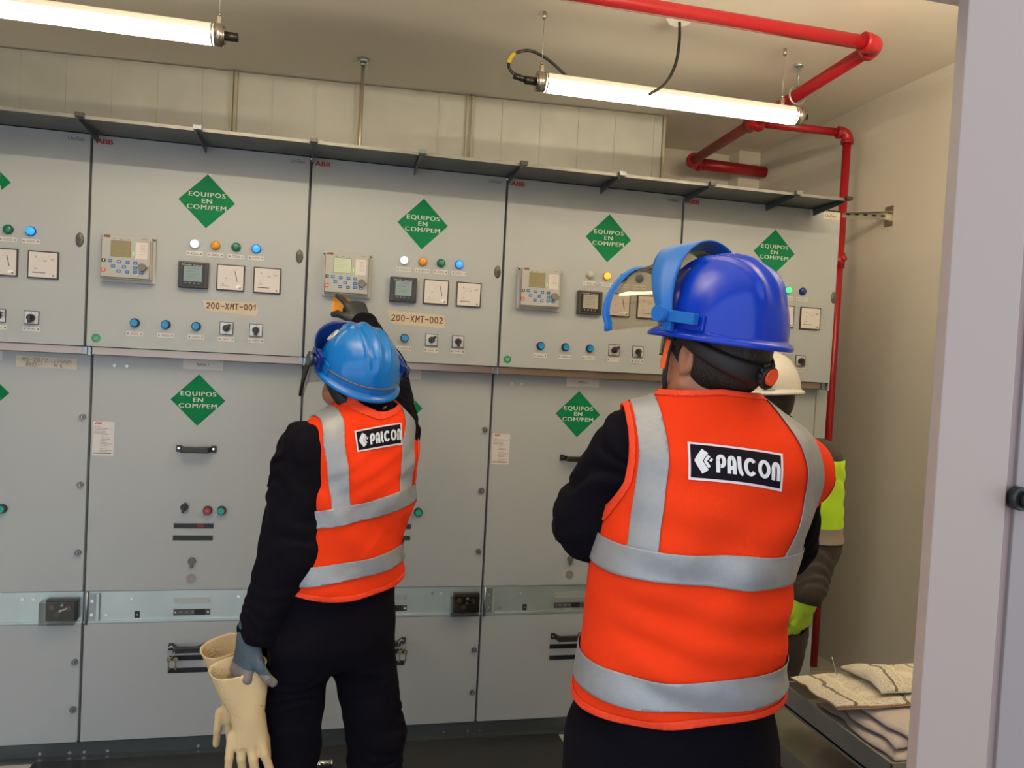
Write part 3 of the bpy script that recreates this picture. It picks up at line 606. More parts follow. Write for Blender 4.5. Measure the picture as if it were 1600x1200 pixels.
# ================================================================== people: implicit surfaces turned into meshes
class Vol:
    def __init__(s, lo, hi, h):
        s.h = h; s.lo = np.array(lo, float); s.n = np.ceil((np.array(hi) - s.lo) / h).astype(int) + 1
        s.D = np.full(s.n, .2, np.float32)
        s.ax = [s.lo[i] + h * np.arange(s.n[i]) for i in range(3)]
    def sub(s, lo, hi):
        a = np.maximum(0, np.floor((np.array(lo) - s.lo) / s.h).astype(int)); c = np.minimum(s.n, np.ceil((np.array(hi) - s.lo) / s.h).astype(int) + 1)
        sl = tuple(slice(int(a[i]), int(max(c[i], a[i]))) for i in range(3))
        X, Y, Z = np.meshgrid(s.ax[0][sl[0]], s.ax[1][sl[1]], s.ax[2][sl[2]], indexing='ij')
        return sl, X, Y, Z
    def add(s, fn, lo, hi, k=.02, op='u', m=.05):
        sl, X, Y, Z = s.sub(np.array(lo) - m, np.array(hi) + m)
        if X.size == 0: return s
        d = fn(X, Y, Z).astype(np.float32); D = s.D[sl]
        if op == 'u':
            hh = np.clip(.5 + .5 * (D - d) / k, 0, 1); s.D[sl] = D * (1 - hh) + d * hh - k * hh * (1 - hh)
        elif op == 's':
            d = -d; hh = np.clip(.5 - .5 * (D - d) / k, 0, 1); s.D[sl] = D * (1 - hh) + d * hh + k * hh * (1 - hh)
        return s
    def cap(s, a, b, r1, r2=None, k=.02, op='u', flat=None, wr=None):
        r2 = r1 if r2 is None else r2; a = np.array(a, float); b = np.array(b, float); ab = b - a; L2 = ab @ ab
        def fn(X, Y, Z):
            t = np.clip(((X - a[0]) * ab[0] + (Y - a[1]) * ab[1] + (Z - a[2]) * ab[2]) / L2, 0, 1)
            dx = X - a[0] - t * ab[0]; dy = Y - a[1] - t * ab[1]; dz = Z - a[2] - t * ab[2]
            if flat is not None:
                n, sc = np.array(flat[0], float), flat[1]; q_ = dx * n[0] + dy * n[1] + dz * n[2]; g = (1 / sc - 1)
                dx = dx + q_ * n[0] * g; dy = dy + q_ * n[1] * g; dz = dz + q_ * n[2] * g
            d = np.sqrt(dx * dx + dy * dy + dz * dz) - (r1 + (r2 - r1) * t)
            if wr: d = d + wr(t, dx, dy, dz, X, Y, Z)
            return d
        R = max(r1, r2); return s.add(fn, np.minimum(a, b) - R, np.maximum(a, b) + R, k, op)
    def ell(s, c, r, M=None, k=.015, op='u'):
        c = np.array(c, float); r = np.array(r, float); M = np.eye(3) if M is None else M
        def fn(X, Y, Z):
            x, y, z = X - c[0], Y - c[1], Z - c[2]; q_ = [(x * M[0, i] + y * M[1, i] + z * M[2, i]) / r[i] for i in range(3)]
            k0 = np.sqrt(q_[0] ** 2 + q_[1] ** 2 + q_[2] ** 2); k1 = np.sqrt((q_[0] / r[0]) ** 2 + (q_[1] / r[1]) ** 2 + (q_[2] / r[2]) ** 2) + 1e-9
            return k0 * (k0 - 1) / k1
        return s.add(fn, c - max(r), c + max(r), k, op)
    def mesh(s):
        D = s.D; ins = D < 0; n = D.shape; c = np.zeros([v - 1 for v in n], np.uint8)
        offs = [(i, j, k) for i in (0, 1) for j in (0, 1) for k in (0, 1)]
        def sh(A, o): return A[o[0]:n[0] - 1 + o[0], o[1]:n[1] - 1 + o[1], o[2]:n[2] - 1 + o[2]]
        for o in offs: c += sh(ins, o)
        act = (c > 0) & (c < 8); I = np.argwhere(act); idx = np.full(act.shape, -1, np.int64); idx[act] = np.arange(len(I))
        P = np.zeros((len(I), 3)); cnt = np.zeros(len(I))
        for o in offs:
            for ax in range(3):
                if o[ax]: continue
                o2 = list(o); o2[ax] = 1
                a = sh(D, o)[act]; b_ = sh(D, o2)[act]; m = (a < 0) != (b_ < 0)
                t = np.where(m, a / np.where(a == b_, 1, a - b_), 0); v = np.tile(np.array(o, float), (len(I), 1)); v[:, ax] += t
                P[m] += v[m]; cnt[m] += 1
        V = s.lo + (I + P / cnt[:, None]) * s.h
        Q = []
        for ax in range(3):
            a1, a2 = [(1, 2), (2, 0), (0, 1)][ax]
            A = ins; sl0 = [slice(None)] * 3; sl1 = [slice(None)] * 3; sl0[ax] = slice(0, -1); sl1[ax] = slice(1, None)
            df = A[tuple(sl0)].astype(np.int8) - A[tuple(sl1)].astype(np.int8); E = np.argwhere(df != 0)
            E = E[(E[:, a1] > 0) & (E[:, a2] > 0) & (E[:, a1] < n[a1] - 1) & (E[:, a2] < n[a2] - 1)]
            sg = df[tuple(E.T)]; cs = []
            for d1_, d2_ in ((1, 1), (0, 1), (0, 0), (1, 0)):
                e = E.copy(); e[:, a1] -= d1_; e[:, a2] -= d2_; cs.append(idx[tuple(e.T)])
            q_ = np.stack(cs, 1); q_[sg < 0] = q_[sg < 0][:, ::-1]; Q.append(q_)
        Q = np.concatenate(Q); Q = Q[(Q >= 0).all(1)]
        return V, Q

def smooth_v(V, Q, it=2, lam=.5):
    e = np.concatenate([Q[:, [0, 1]], Q[:, [1, 2]], Q[:, [2, 3]], Q[:, [3, 0]]])
    for _ in range(it):
        A = np.zeros_like(V); c = np.zeros(len(V))
        for k in range(3): A[:, k] = np.bincount(e[:, 0], V[e[:, 1], k], len(V)) + np.bincount(e[:, 1], V[e[:, 0], k], len(V))
        c = np.bincount(e[:, 0], minlength=len(V)) + np.bincount(e[:, 1], minlength=len(V)); V = V * (1 - lam) + lam * A / np.maximum(c, 1)[:, None]
    return V
def normals(V, Q):
    N = np.zeros_like(V); n = np.cross(V[Q[:, 2]] - V[Q[:, 0]], V[Q[:, 3]] - V[Q[:, 1]])
    for k in range(4):
        for j in range(3): N[:, j] += np.bincount(Q[:, k], n[:, j], len(V))
    return N / (np.linalg.norm(N, axis=1)[:, None] + 1e-12)
def pymesh(name, V, faces, mats, mi=None, base=(0, 0, 0), parent=None, solid=0, soff=0, smooth=True):
    me = bpy.data.meshes.new(name); V = np.asarray(V) - np.array(base)
    me.from_pydata([tuple(map(float, v)) for v in V], [], [tuple(map(int, f)) for f in faces])
    for m in mats: me.materials.append(m)
    if mi is not None: me.polygons.foreach_set('material_index', np.asarray(mi, np.int32))
    me.polygons.foreach_set('use_smooth', np.full(len(me.polygons), smooth)); me.update()
    o = put(name, me, parent)
    if solid:
        md = o.modifiers.new('s', 'SOLIDIFY'); md.thickness = solid; md.offset = soff
    return o
def clip(V, F, vals):
    """keep the region where every field in vals is > 0, cutting faces exactly on the boundary"""
    V = [tuple(v) for v in V]; vals = [list(f) for f in vals]; F = [tuple(f) for f in F]
    for fi in range(len(vals)):
        f = vals[fi]; fa = np.array(f); Fk = []; cache = {}
        for p in F:
            s_ = [f[i] > 0 for i in p]
            if all(s_): Fk.append(p); continue
            if not any(s_): continue
            out = []
            for a in range(len(p)):
                i, j = p[a], p[(a + 1) % len(p)]
                if f[i] > 0: out.append(i)
                if (f[i] > 0) != (f[j] > 0):
                    key = (min(i, j), max(i, j))
                    if key not in cache:
                        t = f[i] / (f[i] - f[j]); V.append(tuple(V[i][c] + t * (V[j][c] - V[i][c]) for c in range(3)))
                        for g in range(len(vals)): vals[g].append(0.0 if g == fi else vals[g][i] + t * (vals[g][j] - vals[g][i]))
                        cache[key] = len(V) - 1
                    out.append(cache[key])
            if len(out) >= 3: Fk.append(tuple(out))
        F = Fk
    used = sorted({i for p in F for i in p}); mp = {u: k for k, u in enumerate(used)}
    return np.array([V[u] for u in used]).reshape(-1, 3), [tuple(mp[i] for i in p) for p in F]
RS = np.random.RandomState(5); LAT = RS.rand(32, 32, 32)
def noise(X, Y, Z, f, seed=0):
    x, y, z = X * f + seed * 3.7, Y * f + seed * 1.3, Z * f + seed * 7.1
    i, j, k = np.floor(x).astype(int), np.floor(y).astype(int), np.floor(z).astype(int); u, v, w = x - i, y - j, z - k
    u, v, w = (q_ * q_ * (3 - 2 * q_) for q_ in (u, v, w)); r = 0
    for a in (0, 1):
        for b_ in (0, 1):
            for c in (0, 1): r = r + LAT[(i + a) & 31, (j + b_) & 31, (k + c) & 31] * (u if a else 1 - u) * (v if b_ else 1 - v) * (w if c else 1 - w)
    return r - .5
def sleeve(amp=.006, freq=9, seed=0):
    def wr(t, dx, dy, dz, X, Y, Z):
        n = noise(X, Y, Z, 9, seed) * 2
        return amp * .8 * np.sin(2 * PI * (t * freq / 2 + n * 2.0)) * (.2 + noise(X, Y, Z, 6, seed + 3) * 1.4 + .4) + amp * .5 * noise(X, Y, Z, 22, seed + 1)
    return wr
class Torso:
    """stack of elliptical sections along z: (z, cx, cy, a, b)"""
    def __init__(s, secs, az, p=2.3):
        S_ = np.array(sorted(secs)); s.z = np.linspace(S_[0, 0], S_[-1, 0], 240); g = np.exp(-np.linspace(-2, 2, 21) ** 2); g /= g.sum()
        s.c = []
        for k in range(1, 5):
            v = np.interp(s.z, S_[:, 0], S_[:, k]); vp = np.concatenate([2 * v[0] - v[10:0:-1], v, 2 * v[-1] - v[-2:-12:-1]]); s.c.append(np.convolve(vp, g, 'valid'))
        a = math.radians(az); s.r = np.array([math.cos(a), -math.sin(a)]); s.f = np.array([math.sin(a), math.cos(a)]); s.p = p
    def uv(s, X, Y, Z):
        cx, cy = np.interp(Z, s.z, s.c[0]), np.interp(Z, s.z, s.c[1]); dx, dy = X - cx, Y - cy
        return dx * s.r[0] + dy * s.r[1], dx * s.f[0] + dy * s.f[1]
    def fn(s, infl=0, wr=None):
        def g(X, Y, Z):
            u, v = s.uv(X, Y, Z); a = np.interp(Z, s.z, s.c[2]) + infl; b_ = np.interp(Z, s.z, s.c[3]) + infl
            rho = (np.abs(u / a) ** s.p + np.abs(v / b_) ** s.p) ** (1 / s.p); L = np.sqrt(u * u + v * v) + 1e-6
            d = (rho - 1) * L / np.maximum(rho, .05) * .92; d = np.minimum(d, (rho - 1) * .2 + .05)
            d = np.maximum(d, np.maximum(Z - s.z[-1] - infl, s.z[0] - infl - Z))
            if wr is not None: d = d + wr(u, v, X, Y, Z)
            return d
        return g
    def bb(s, m=.0):
        R = max(s.c[2].max(), s.c[3].max()) + .02 + m
        return (s.c[0].min() - R, s.c[1].min() - R, s.z[0] - m), (s.c[0].max() + R, s.c[1].max() + R, s.z[-1] + m)

SKIN = mat('skin', (.36, .155, .085), .5, bump=.12, bscale=160)
SKIN.node_tree.nodes['Principled BSDF'].inputs['Subsurface Weight'].default_value = .08
SKIN.node_tree.nodes['Principled BSDF'].inputs['Subsurface Radius'].default_value = (.01, .004, .002)
HAIR = mat('hair_black', (.010, .007, .006), .55, bump=1.0, bscale=260, stretch=(1, 1, .15))
NAVY = mat('navy_cotton', (.0025, .0020, .0052), .95, bump=.35, bscale=420, spec=.12, var=.12, vscale=10)
ORANGE = mat('vest_orange', (.74, .038, .0035), .85, bump=.18, bscale=500, spec=.2)
VBIND = mat('vest_binding', (.78, .042, .005), .7, bump=.3, bscale=300)
RTAPE = mat('reflective_tape', (.27, .29, .32), .45, .2, bump=.35, bscale=45, var=.05, vscale=30)
PATCHB = mat('patch_black', (.006, .004, .010), .85, spec=.15); PATCHW = mat('patch_white', (.66, .70, .76), .6); PATCHP = mat('patch_border', (.76, .68, .74), .6)
GLDARK = mat('glove_dark', (.018, .021, .026), .55, bump=.4, bscale=300); GLGREY = mat('glove_grey', (.17, .155, .15), .7, bump=.4, bscale=300); GLBLUE = mat('glove_slate', (.045, .07, .10), .7, bump=.5, bscale=260)
BOOT = mat('boot_leather', (.015, .014, .013), .5)
LATEX = mat('latex_cream', (.58, .43, .23), .48, spec=.4, var=.04, vscale=12)
LATEX.node_tree.nodes['Principled BSDF'].inputs['Subsurface Weight'].default_value = .12
LATEX.node_tree.nodes['Principled BSDF'].inputs['Subsurface Radius'].default_value = (.01, .006, .003)
EYEW = mat('eye_white', (.6, .56, .52), .2); EYEB = mat('eye_dark', (.01, .006, .004), .1)
LIME = mat('hivis_lime', (.52, .88, .03), .7, bump=.3, bscale=400); CHARC = mat('charcoal_cloth', (.024, .018, .017), .85, bump=.4, bscale=380); RBAND = mat('band_grey', (.28, .24, .21), .5, .2)
LIMEG = mat('glove_lime', (.38, .62, .03), .6, bump=.4, bscale=300)

def frame(az, pitch=0, roll=0):
    """columns: right, forward, up.  az from +Y towards +X; pitch > 0 looks up; roll > 0 tips the crown to the right"""
    M = Matrix.Rotation(-math.radians(az), 3, 'Z') @ Matrix.Rotation(math.radians(pitch), 3, 'X') @ Matrix.Rotation(math.radians(roll), 3, 'Y')
    return np.array(M)
def head(v, c, M, neck, sc=1.0):
    """c: point between the ears"""
    P = lambda x, y, z: c + M @ (np.array([x, y, z]) * sc)
    E = lambda p, r, k=.015, op='u': v.ell(P(*p), np.array(r) * sc, M, k, op)
    C = lambda a, b_, r1, r2, k=.012, op='u': v.cap(P(*a), P(*b_), r1 * sc, r2 * sc, k, op)
    v.cap(P(0, -.028, -.05), neck, .056, .064, .03)
    E((0, -.012, .035), (.078, .097, .092)); E((0, .028, -.035), (.064, .066, .080), .03); E((0, .055, -.080), (.044, .038, .032), .03)
    C((-.060, .005, -.055), (-.022, .075, -.098), .018, .016, .03); C((.060, .005, -.055), (.022, .075, -.098), .018, .016, .03)
    C((0, .088, .012), (0, .110, -.028), .008, .0125, .012); E((-.013, .100, -.034), (.009, .011, .008), .008); E((.013, .100, -.034), (.009, .011, .008), .008)
    C((-.036, .084, .026), (-.010, .093, .026), .008, .008, .014); C((.036, .084, .026), (.010, .093, .026), .008, .008, .014)
    for s_ in (-1, 1):
        E((s_ * .031, .094, .004), (.016, .012, .011), .010, 's'); E((s_ * .031, .080, .004), (.0125, .0125, .0125), .003)
        E((s_ * .044, .066, -.022), (.020, .020, .016), .02)
        E((s_ * .078, -.004, -.004), (.010, .020, .033), .006); E((s_ * .087, -.001, .002), (.006, .011, .018), .005, 's'); C((s_ * .077, .002, -.028), (s_ * .076, .004, -.036), .008, .006, .006)
    E((0, .098, -.062), (.024, .010, .007), .006); E((0, .096, -.072), (.020, .011, .007), .006); C((-.020, .104, -.067), (.020, .104, -.067), .0022, .0022, .003, 's')
    E((0, .088, -.098), (.020, .018, .016), .015)
def eyes(c, M, parent, base, sc=1.0):
    for s_ in (-1, 1):
        b = B(); p = Vector(c + M @ (np.array([s_ * .031, .083, .004]) * sc)) - Vector(base); b.ball(p, .0118 * sc, EYEW); f = Vector(M @ np.array([0, 1, 0])); b.ball(p + f * .0065, .0068 * sc, EYEB); b.build('eye', parent)
def hair(c, M, parent, base, sc=1.0, low=-.055):
    v = Vol(c - .14, c + .14, .004); v.ell(c + M @ np.array([0, -.016, .033]), np.array([.084, .101, .097]) * sc, M); v.ell(c + M @ np.array([0, -.036, -.018]), np.array([.064, .064, .05]) * sc, M, .03)
    V, Q = v.mesh(); V = smooth_v(V, Q, 1); L = (V - c) @ M / sc
    f1 = np.where(L[:, 2] > .035, .075 - L[:, 1], np.minimum(.016 - L[:, 1], .2)) ; f1 = .030 + (L[:, 2] - .0) * .9 - L[:, 1] * .75 - .030 * (L[:, 2] < -.03) * 0
    f2 = L[:, 2] - low
    dear = np.sqrt(((L[:, 1] + .004) / .020) ** 2 + ((L[:, 2] + .004) / .034) ** 2) - 1; f3 = np.where(np.abs(L[:, 0]) > .05, dear, 1)
    V, Fc = clip(V, Q, [f1, f2, f3]); return pymesh('hair', V, Fc, [HAIR], base=base, parent=parent, solid=.004, soff=1)

FING = [(.030, .072, .0088), (.010, .080, .0092), (-.010, .074, .0088), (-.029, .058, .0078)]     # offset towards the thumb side, length, radius
def hand(v, wrist, d, nrm, side, curls, thumb, sc=1.0, fat=0.0, spread=(.10, .03, -.03, -.10)):
    """d: wrist to knuckles, nrm: out of the palm, side: towards the thumb; curls: 4 x total bend (rad); thumb: (out, curl)"""
    d, nrm = np.array(d, float), np.array(nrm, float); d /= np.linalg.norm(d); nrm -= d * (nrm @ d); nrm /= np.linalg.norm(nrm); side = np.array(side, float); side -= d * (side @ d) + nrm * (side @ nrm); side /= np.linalg.norm(side)
    w = np.array(wrist, float); k = []
    for i, (o, L, r) in enumerate(FING):
        kp = w + (d * (.088 - .006 * (i == 3) - .003 * (i == 0)) + side * o) * sc; v.cap(w + side * o * .55 * sc + d * .012 * sc, kp, .0155 * sc + fat, .0128 * sc + fat, .016, flat=(nrm, .95)); k.append(kp)
    v.cap(w - d * .03 * sc, w + d * .02 * sc, .026 * sc + fat, .026 * sc + fat, .02, flat=(nrm, .75))
    v.ell(w + (d * .035 + side * .022 + nrm * .008) * sc, np.array([.022, .03, .016]) * sc + fat, np.stack([side, d, nrm], 1), .015)
    tips = []
    for i, (o, L, r) in enumerate(FING):
        p = k[i]; c = curls[i]; dd = d + side * spread[i]; dd /= np.linalg.norm(dd); ang = 0
        for ph, fr in enumerate((.45, .31, .24)):
            ang += c * (.36, .40, .24)[ph]; dr = dd * math.cos(ang) + nrm * math.sin(ang); q_ = p + dr * L * fr * sc
            v.cap(p, q_, (r - .0006 * ph) * sc + fat, (r - .0006 * (ph + 1)) * sc + fat, .004 if ph else .006); p = q_
        tips.append(p)
    out, cu = thumb; p = w + (d * .022 + side * .026 + nrm * .006) * sc; ang = 0
    base_dir = d * math.cos(out) + side * math.sin(out)
    for ph, (L, r) in enumerate(((.040, .0125), (.031, .0108), (.025, .0098))):
        ang = cu * (.25, .6, 1.0)[ph]; dr = base_dir * math.cos(ang) + (nrm * .8 - side * .45 * (ph > 0)) * math.sin(ang); dr /= np.linalg.norm(dr)
        q_ = p + dr * L * sc; v.cap(p, q_, r * sc + fat, (r - .001) * sc + fat, .008 if ph == 0 else .004); p = q_
    return tips
def make(vol, name, mats, base, parent, sm=1, regions=None, clipf=None, solid=0, soff=0):
    V, Q = vol.mesh(); V = smooth_v(V, Q, sm)
    if clipf is not None: V, Fc = clip(V, Q, clipf(V))
    else: Fc = Q
    mi = None
    if regions is not None:
        C_ = np.array([V[list(f)].mean(0) for f in Fc]) if clipf is not None else V[Q].mean(1); mi = regions(C_)
    return pymesh(name, V, Fc, mats, mi, base, parent, solid, soff), V, Fc
def boots(parent, base, ankles, dirs):
    for a, d in zip(ankles, dirs):
        a = np.array(a); d = np.array([math.sin(math.radians(d)), math.cos(math.radians(d)), 0]); v = Vol(np.array([a[0] - .24, a[1] - .24, -.01]), a + [.24, .24, .16], .006)
        v.cap((a[0], a[1], .17), (a[0], a[1], .07), .052, .05); v.cap(np.array([a[0], a[1], .052]) - d * .03, np.array([a[0], a[1], .050]) + d * .13, .046, .042, .03); v.cap(np.array([a[0], a[1], .07]), np.array([a[0], a[1], .05]) + d * .1, .05, .04, .03)
        v.add(lambda X, Y, Z: Z - .008 , (a[0] - .3, a[1] - .3, -.05), (a[0] + .3, a[1] + .3, .05), .004, 's')
        make(v, 'boot', [BOOT], base, parent)

# ------------------------------------------------------------------ helmets
def helmet_point(phi, e, a, bb, hh, ridge=.005):
    """phi from forward, e 0..1 from rim to crown"""
    th = e * PI / 2; c = math.cos(th) ** .82; s_ = math.sin(th) ** .95
    sx, cy = math.sin(phi), math.cos(phi); x = a * sx * c; y = bb * cy * c; z = hh * s_
    n = Vector((x / a ** 2, y / bb ** 2, z / hh ** 2)).normalized(); g = 0
    fade = max(0, min(1, (z / hh - .42) / .3)); spread = 1 - .35 * max(0, (-y) / bb) * 0
    for x0, w, amp in ((0, .010, 1.15), (-.040, .0065, 1), (.040, .0065, 1)): g += amp * math.exp(-(((x - x0 * (1 + .25 * y / bb)) / w) ** 2))
    p = Vector((x, y, z)) + n * g * ridge * fade
    return p
def helmet(head_c, Mh, parent, base, shellm, off=(0, -.006, .028), a=.116, bb=.140, hh=.142, ridge=.005, peak=.040, sc=1.0):
    H_ = bpy.data.objects.new('helmet', None)
    O = Vector(head_c + Mh @ np.array(off)) - Vector(base); MM = Matrix(Mh.tolist()).to_4x4(); MM.translation = O
    MM = MM @ Matrix.Scale(sc, 4)
    NP, NE = 128, 44; b = B(); rows = []
    # brim rows then dome rows
    def brim(phi, out, z):
        p = helmet_point(phi, 0, a, bb, hh, 0); n = Vector((p.x / a ** 2, p.y / bb ** 2, 0)).normalized(); f = max(0, math.cos(phi)); w = out * (.012 + (peak - .012) * max(0, (f - .35) / .65) ** 1.0)
        return p + n * w + Vector((0, 0, z - .010 * out * max(0, f) ** 2))
    for out, z in ((.92, -.012), (1, -.009), (1, -.005), (.85, -.002), (.35, .002)): rows.append([brim(2 * PI * k / NP, out, z) for k in range(NP)])
    for j in range(NE): rows.append([helmet_point(2 * PI * k / NP, .012 + .988 * j / NE, a, bb, hh, ridge) for k in range(NP)])
    rv = [[b.bm.verts.new(MM @ p) for p in r] for r in rows]; top = b.bm.verts.new(MM @ helmet_point(0, 1, a, bb, hh, ridge)); fs = []
    for j in range(len(rv) - 1):
        for k in range(NP): fs.append(b.bm.faces.new([rv[j][(k + 1) % NP], rv[j][k], rv[j + 1][k], rv[j + 1][(k + 1) % NP]][::-1]))
    for k in range(NP): fs.append(b.bm.faces.new([rv[-1][k], rv[-1][(k + 1) % NP], top]))
    bmesh.ops.recalc_face_normals(b.bm, faces=fs); b._fin(fs, shellm, True)
    o = b.build('helmet', parent); md = o.modifiers.new('s', 'SOLIDIFY'); md.thickness = .0028; md.offset = -1
    # side slots
    for s_ in (-1, 1):
        q_ = B(); p = helmet_point(s_ * 1.75, .04, a, bb, hh, 0)
        q_.box(-.004, .0035, -.022, .022, .006, .036, shellm, .003, mtx=MM @ Matrix.Translation((p.x, p.y, 0)) @ Matrix.Rotation(-s_ * .12, 4, 'Z')); q_.build('accessory_slot', o)
    return o, MM
def harness(o, MM, m_dark, m_knob, a=.092, bb=.112):
    b = B()
    P = []
    for k in range(25):
        t = PI * (.30 + 1.4 * k / 24); s_ = abs(math.cos((k / 24 - .5) * PI)); P.append((a * math.sin(t), bb * math.cos(t) - .004, .004 - .066 * math.sin(PI * k / 24) ** 1.3))
    r0 = []; 
    for j, (dz, w) in enumerate(((.022, 0), (.012, .004), (-.012, .004), (-.020, 0))):
        r0.append([b.bm.verts.new(MM @ Vector((p[0] * (1 + w / .1), p[1] * (1 + w / .1), p[2] + dz * (.35 + .65 * math.sin(PI * i_ / 24))))) for i_, p in enumerate(P)])
    fs = [b.bm.faces.new([r0[j][k], r0[j][k + 1], r0[j + 1][k + 1], r0[j + 1][k]]) for j in range(3) for k in range(24)]; b._fin(fs, m_dark, True)
    h = b.build('headband', o); md = h.modifiers.new('s', 'SOLIDIFY'); md.thickness = .004; md.offset = 0
    b = B(); c0 = Vector((0, -bb - .008, -.062)); b.cyl(MM @ c0, MM @ (c0 + Vector((0, -.016, -.004))), .022, m_dark, n=24)
    for k in range(12): b.ball(MM @ (c0 + Vector((.022 * math.cos(k * PI / 6), -.009, .022 * math.sin(k * PI / 6)))), .0055, m_dark, n=8)
    b.cyl(MM @ (c0 + Vector((0, -.015, 0))), MM @ (c0 + Vector((0, -.021, -.001))), .0165, m_knob, n=24); b.build('ratchet_knob', o)
def sheet(b, MM, fn, nu, nv, m):
    vs = [[b.bm.verts.new(MM @ Vector(fn(i / nu, j / nv))) for j in range(nv + 1)] for i in range(nu + 1)]
    b._fin([b.bm.faces.new([vs[i][j], vs[i + 1][j], vs[i + 1][j + 1], vs[i][j + 1]]) for i in range(nu) for j in range(nv)], m, True)

# ------------------------------------------------------------------ vest
GLY = {  # bold rounded lettering, boxes as fractions of the patch width
    'P': (.283, .387, [[(0, -.12), (0, .7)] + arcp(.5, .7, .5, .30, 180, 0, 8) + arcp(.5, .62, .5, .30, 0, -90, 6) + [(.42, .32)]]),
    'A': (.398, .494, [[(0, -.12), (0, .65)] + arcp(.5, .65, .5, .35, 180, 0, 8) + [(1, -.12)], [(0, .28), (1, .28)]]),
    'L': (.507, .568, [[(0, 1.12), (0, .45)] + arcp(1.9, .45, 1.9, .52, 180, 268, 8)]),
    'C': (.573, .712, [arcp(.5, .5, .5, .5, 38, 322, 18)]), 'O': (.722, .858, [arcp(.5, .5, .5, .5, 0, 360, 22)]),
    'N': (.870, .968, [[(0, -.12), (0, .62)] + arcp(.5, .62, .5, .38, 180, 0, 8) + [(1, -.12)]])}
def vest(person, base, T, arms, infl, hem, neck, arm, tapes, patch, wr, voxel=.006, zr=(.8, 1.55)):
    lo, hi = T.bb(.06); lo = (lo[0], lo[1], zr[0] - .03); hi = (hi[0], hi[1], zr[1])
    v = Vol(lo, hi, voxel); v.add(T.fn(infl, wr), *T.bb(.05), k=.001)
    for a, b_, r1, r2 in arms: v.cap(a, b_, r1, r2, .05)
    V, Q = v.mesh(); V = smooth_v(V, Q, 3)
    N = normals(V, Q); u, w = T.uv(V[:, 0], V[:, 1], V[:, 2]); z = V[:, 2]
    fields = [hem(u, w, z), neck(u, w, z), arm(u, w, z)]
    Vc, Fc = clip(V, Q, fields); vo = pymesh('safety_vest', Vc, Fc, [ORANGE], None, base, person, .004, 1)
    # binding along the edges
    VV = V + N * .0052
    for f, extra in ((fields[1], []), (fields[2], [u]), (fields[2], [-u])):
        Vb, Fb = clip(VV, Q, fields + [.011 - f] + extra)
        if len(Fb): pymesh('edge_binding', Vb, Fb, [VBIND], None, base, vo, .0015, 1)
    Vb, Fb = clip(VV, Q, fields + [.014 - fields[0]]); pymesh('hem_binding', Vb, Fb, [VBIND], None, base, vo, .0015, 1)
    for ti, t in enumerate(tapes):
        f = t(u, w, z); Vt, Ft = clip(V + N * (.0060 if ti < 2 else .0078), Q, fields + f)
        if len(Ft): pymesh('reflective_strip', Vt, Ft, [RTAPE], None, base, vo, .0015, 1)
    # patch: drawn on the back, laid on the cloth
    bv = BVHTree.FromPolygons([tuple(p) for p in V], [tuple(map(int, q_)) for q_ in Q]); c4, = [patch]
    hits = []
    for px, py in c4:
        r = Vector(ray(px, py)).normalized(); h_ = bv.ray_cast(Vector(CAM), r); hits.append(h_[0])
    if any(h_ is None for h_ in hits): print('patch miss', hits); return vo
    tl_, tr_, br_, bl_ = hits; nd = (tr_ - tl_).cross(bl_ - tl_).normalized(); fdir = Vector((T.f[0], T.f[1], 0))
    if nd.dot(fdir) > 0: nd = -nd                       # nd points out of the back
    G = 24; grid = {}
    for i in range(-1, G + 2):
        for j in range(-1, G + 2):
            s_, t_ = i / G, j / G; p = (tl_ * (1 - s_) + tr_ * s_) * (1 - t_) + (bl_ * (1 - s_) + br_ * s_) * t_
            h_ = bv.ray_cast(p + nd * .15, -nd)[0]; grid[i, j] = (h_ - p).dot(nd) if h_ is not None else 0
    Hh = np.array([[grid[i, j] for j in range(-1, G + 2)] for i in range(-1, G + 2)])
    for _ in range(14):
        Hp = np.pad(Hh, 1, 'edge'); Hh = np.maximum(Hh * .0 + (Hp[1:-1, 1:-1] + Hp[2:, 1:-1] + Hp[:-2, 1:-1] + Hp[1:-1, 2:] + Hp[1:-1, :-2]) / 5, Hh if _ < 4 else -9)
    def onp(s_, t_, lift):
        x, y = min(max(s_, -.02), 1.02) * G + 1, min(max(t_, -.02), 1.02) * G + 1; i, j = int(x), int(y); i = min(i, G + 1); j = min(j, G + 1); fx, fy = x - i, y - j
        h_ = (Hh[i, j] * (1 - fx) + Hh[i + 1, j] * fx) * (1 - fy) + (Hh[i, j + 1] * (1 - fx) + Hh[i + 1, j + 1] * fx) * fy
        p = (tl_ * (1 - s_) + tr_ * s_) * (1 - t_) + (bl_ * (1 - s_) + br_ * s_) * t_; return p + nd * (h_ + lift) - Vector(base)
    Wd = ((tr_ - tl_).length + (br_ - bl_).length) / 2; Ht = ((bl_ - tl_).length + (br_ - tr_).length) / 2
    b = B(); n = 30
    def panel(s0, s1, t0, t1, lift, m):
        vs = [[b.bm.verts.new(onp(s0 + (s1 - s0) * i / n, t0 + (t1 - t0) * j / 12, lift)) for j in range(13)] for i in range(n + 1)]
        b._fin([b.bm.faces.new([vs[i][j], vs[i][j + 1], vs[i + 1][j + 1], vs[i + 1][j]]) for i in range(n) for j in range(12)], m, True)
    bw = .0042; panel(0, 1, 0, 1, .0065, PATCHP); panel(bw / Wd, 1 - bw / Wd, bw / Ht, 1 - bw / Ht, .0075, PATCHB)
    def pt(x, y): return onp(x / Wd, 1 - y / Ht, .0085)
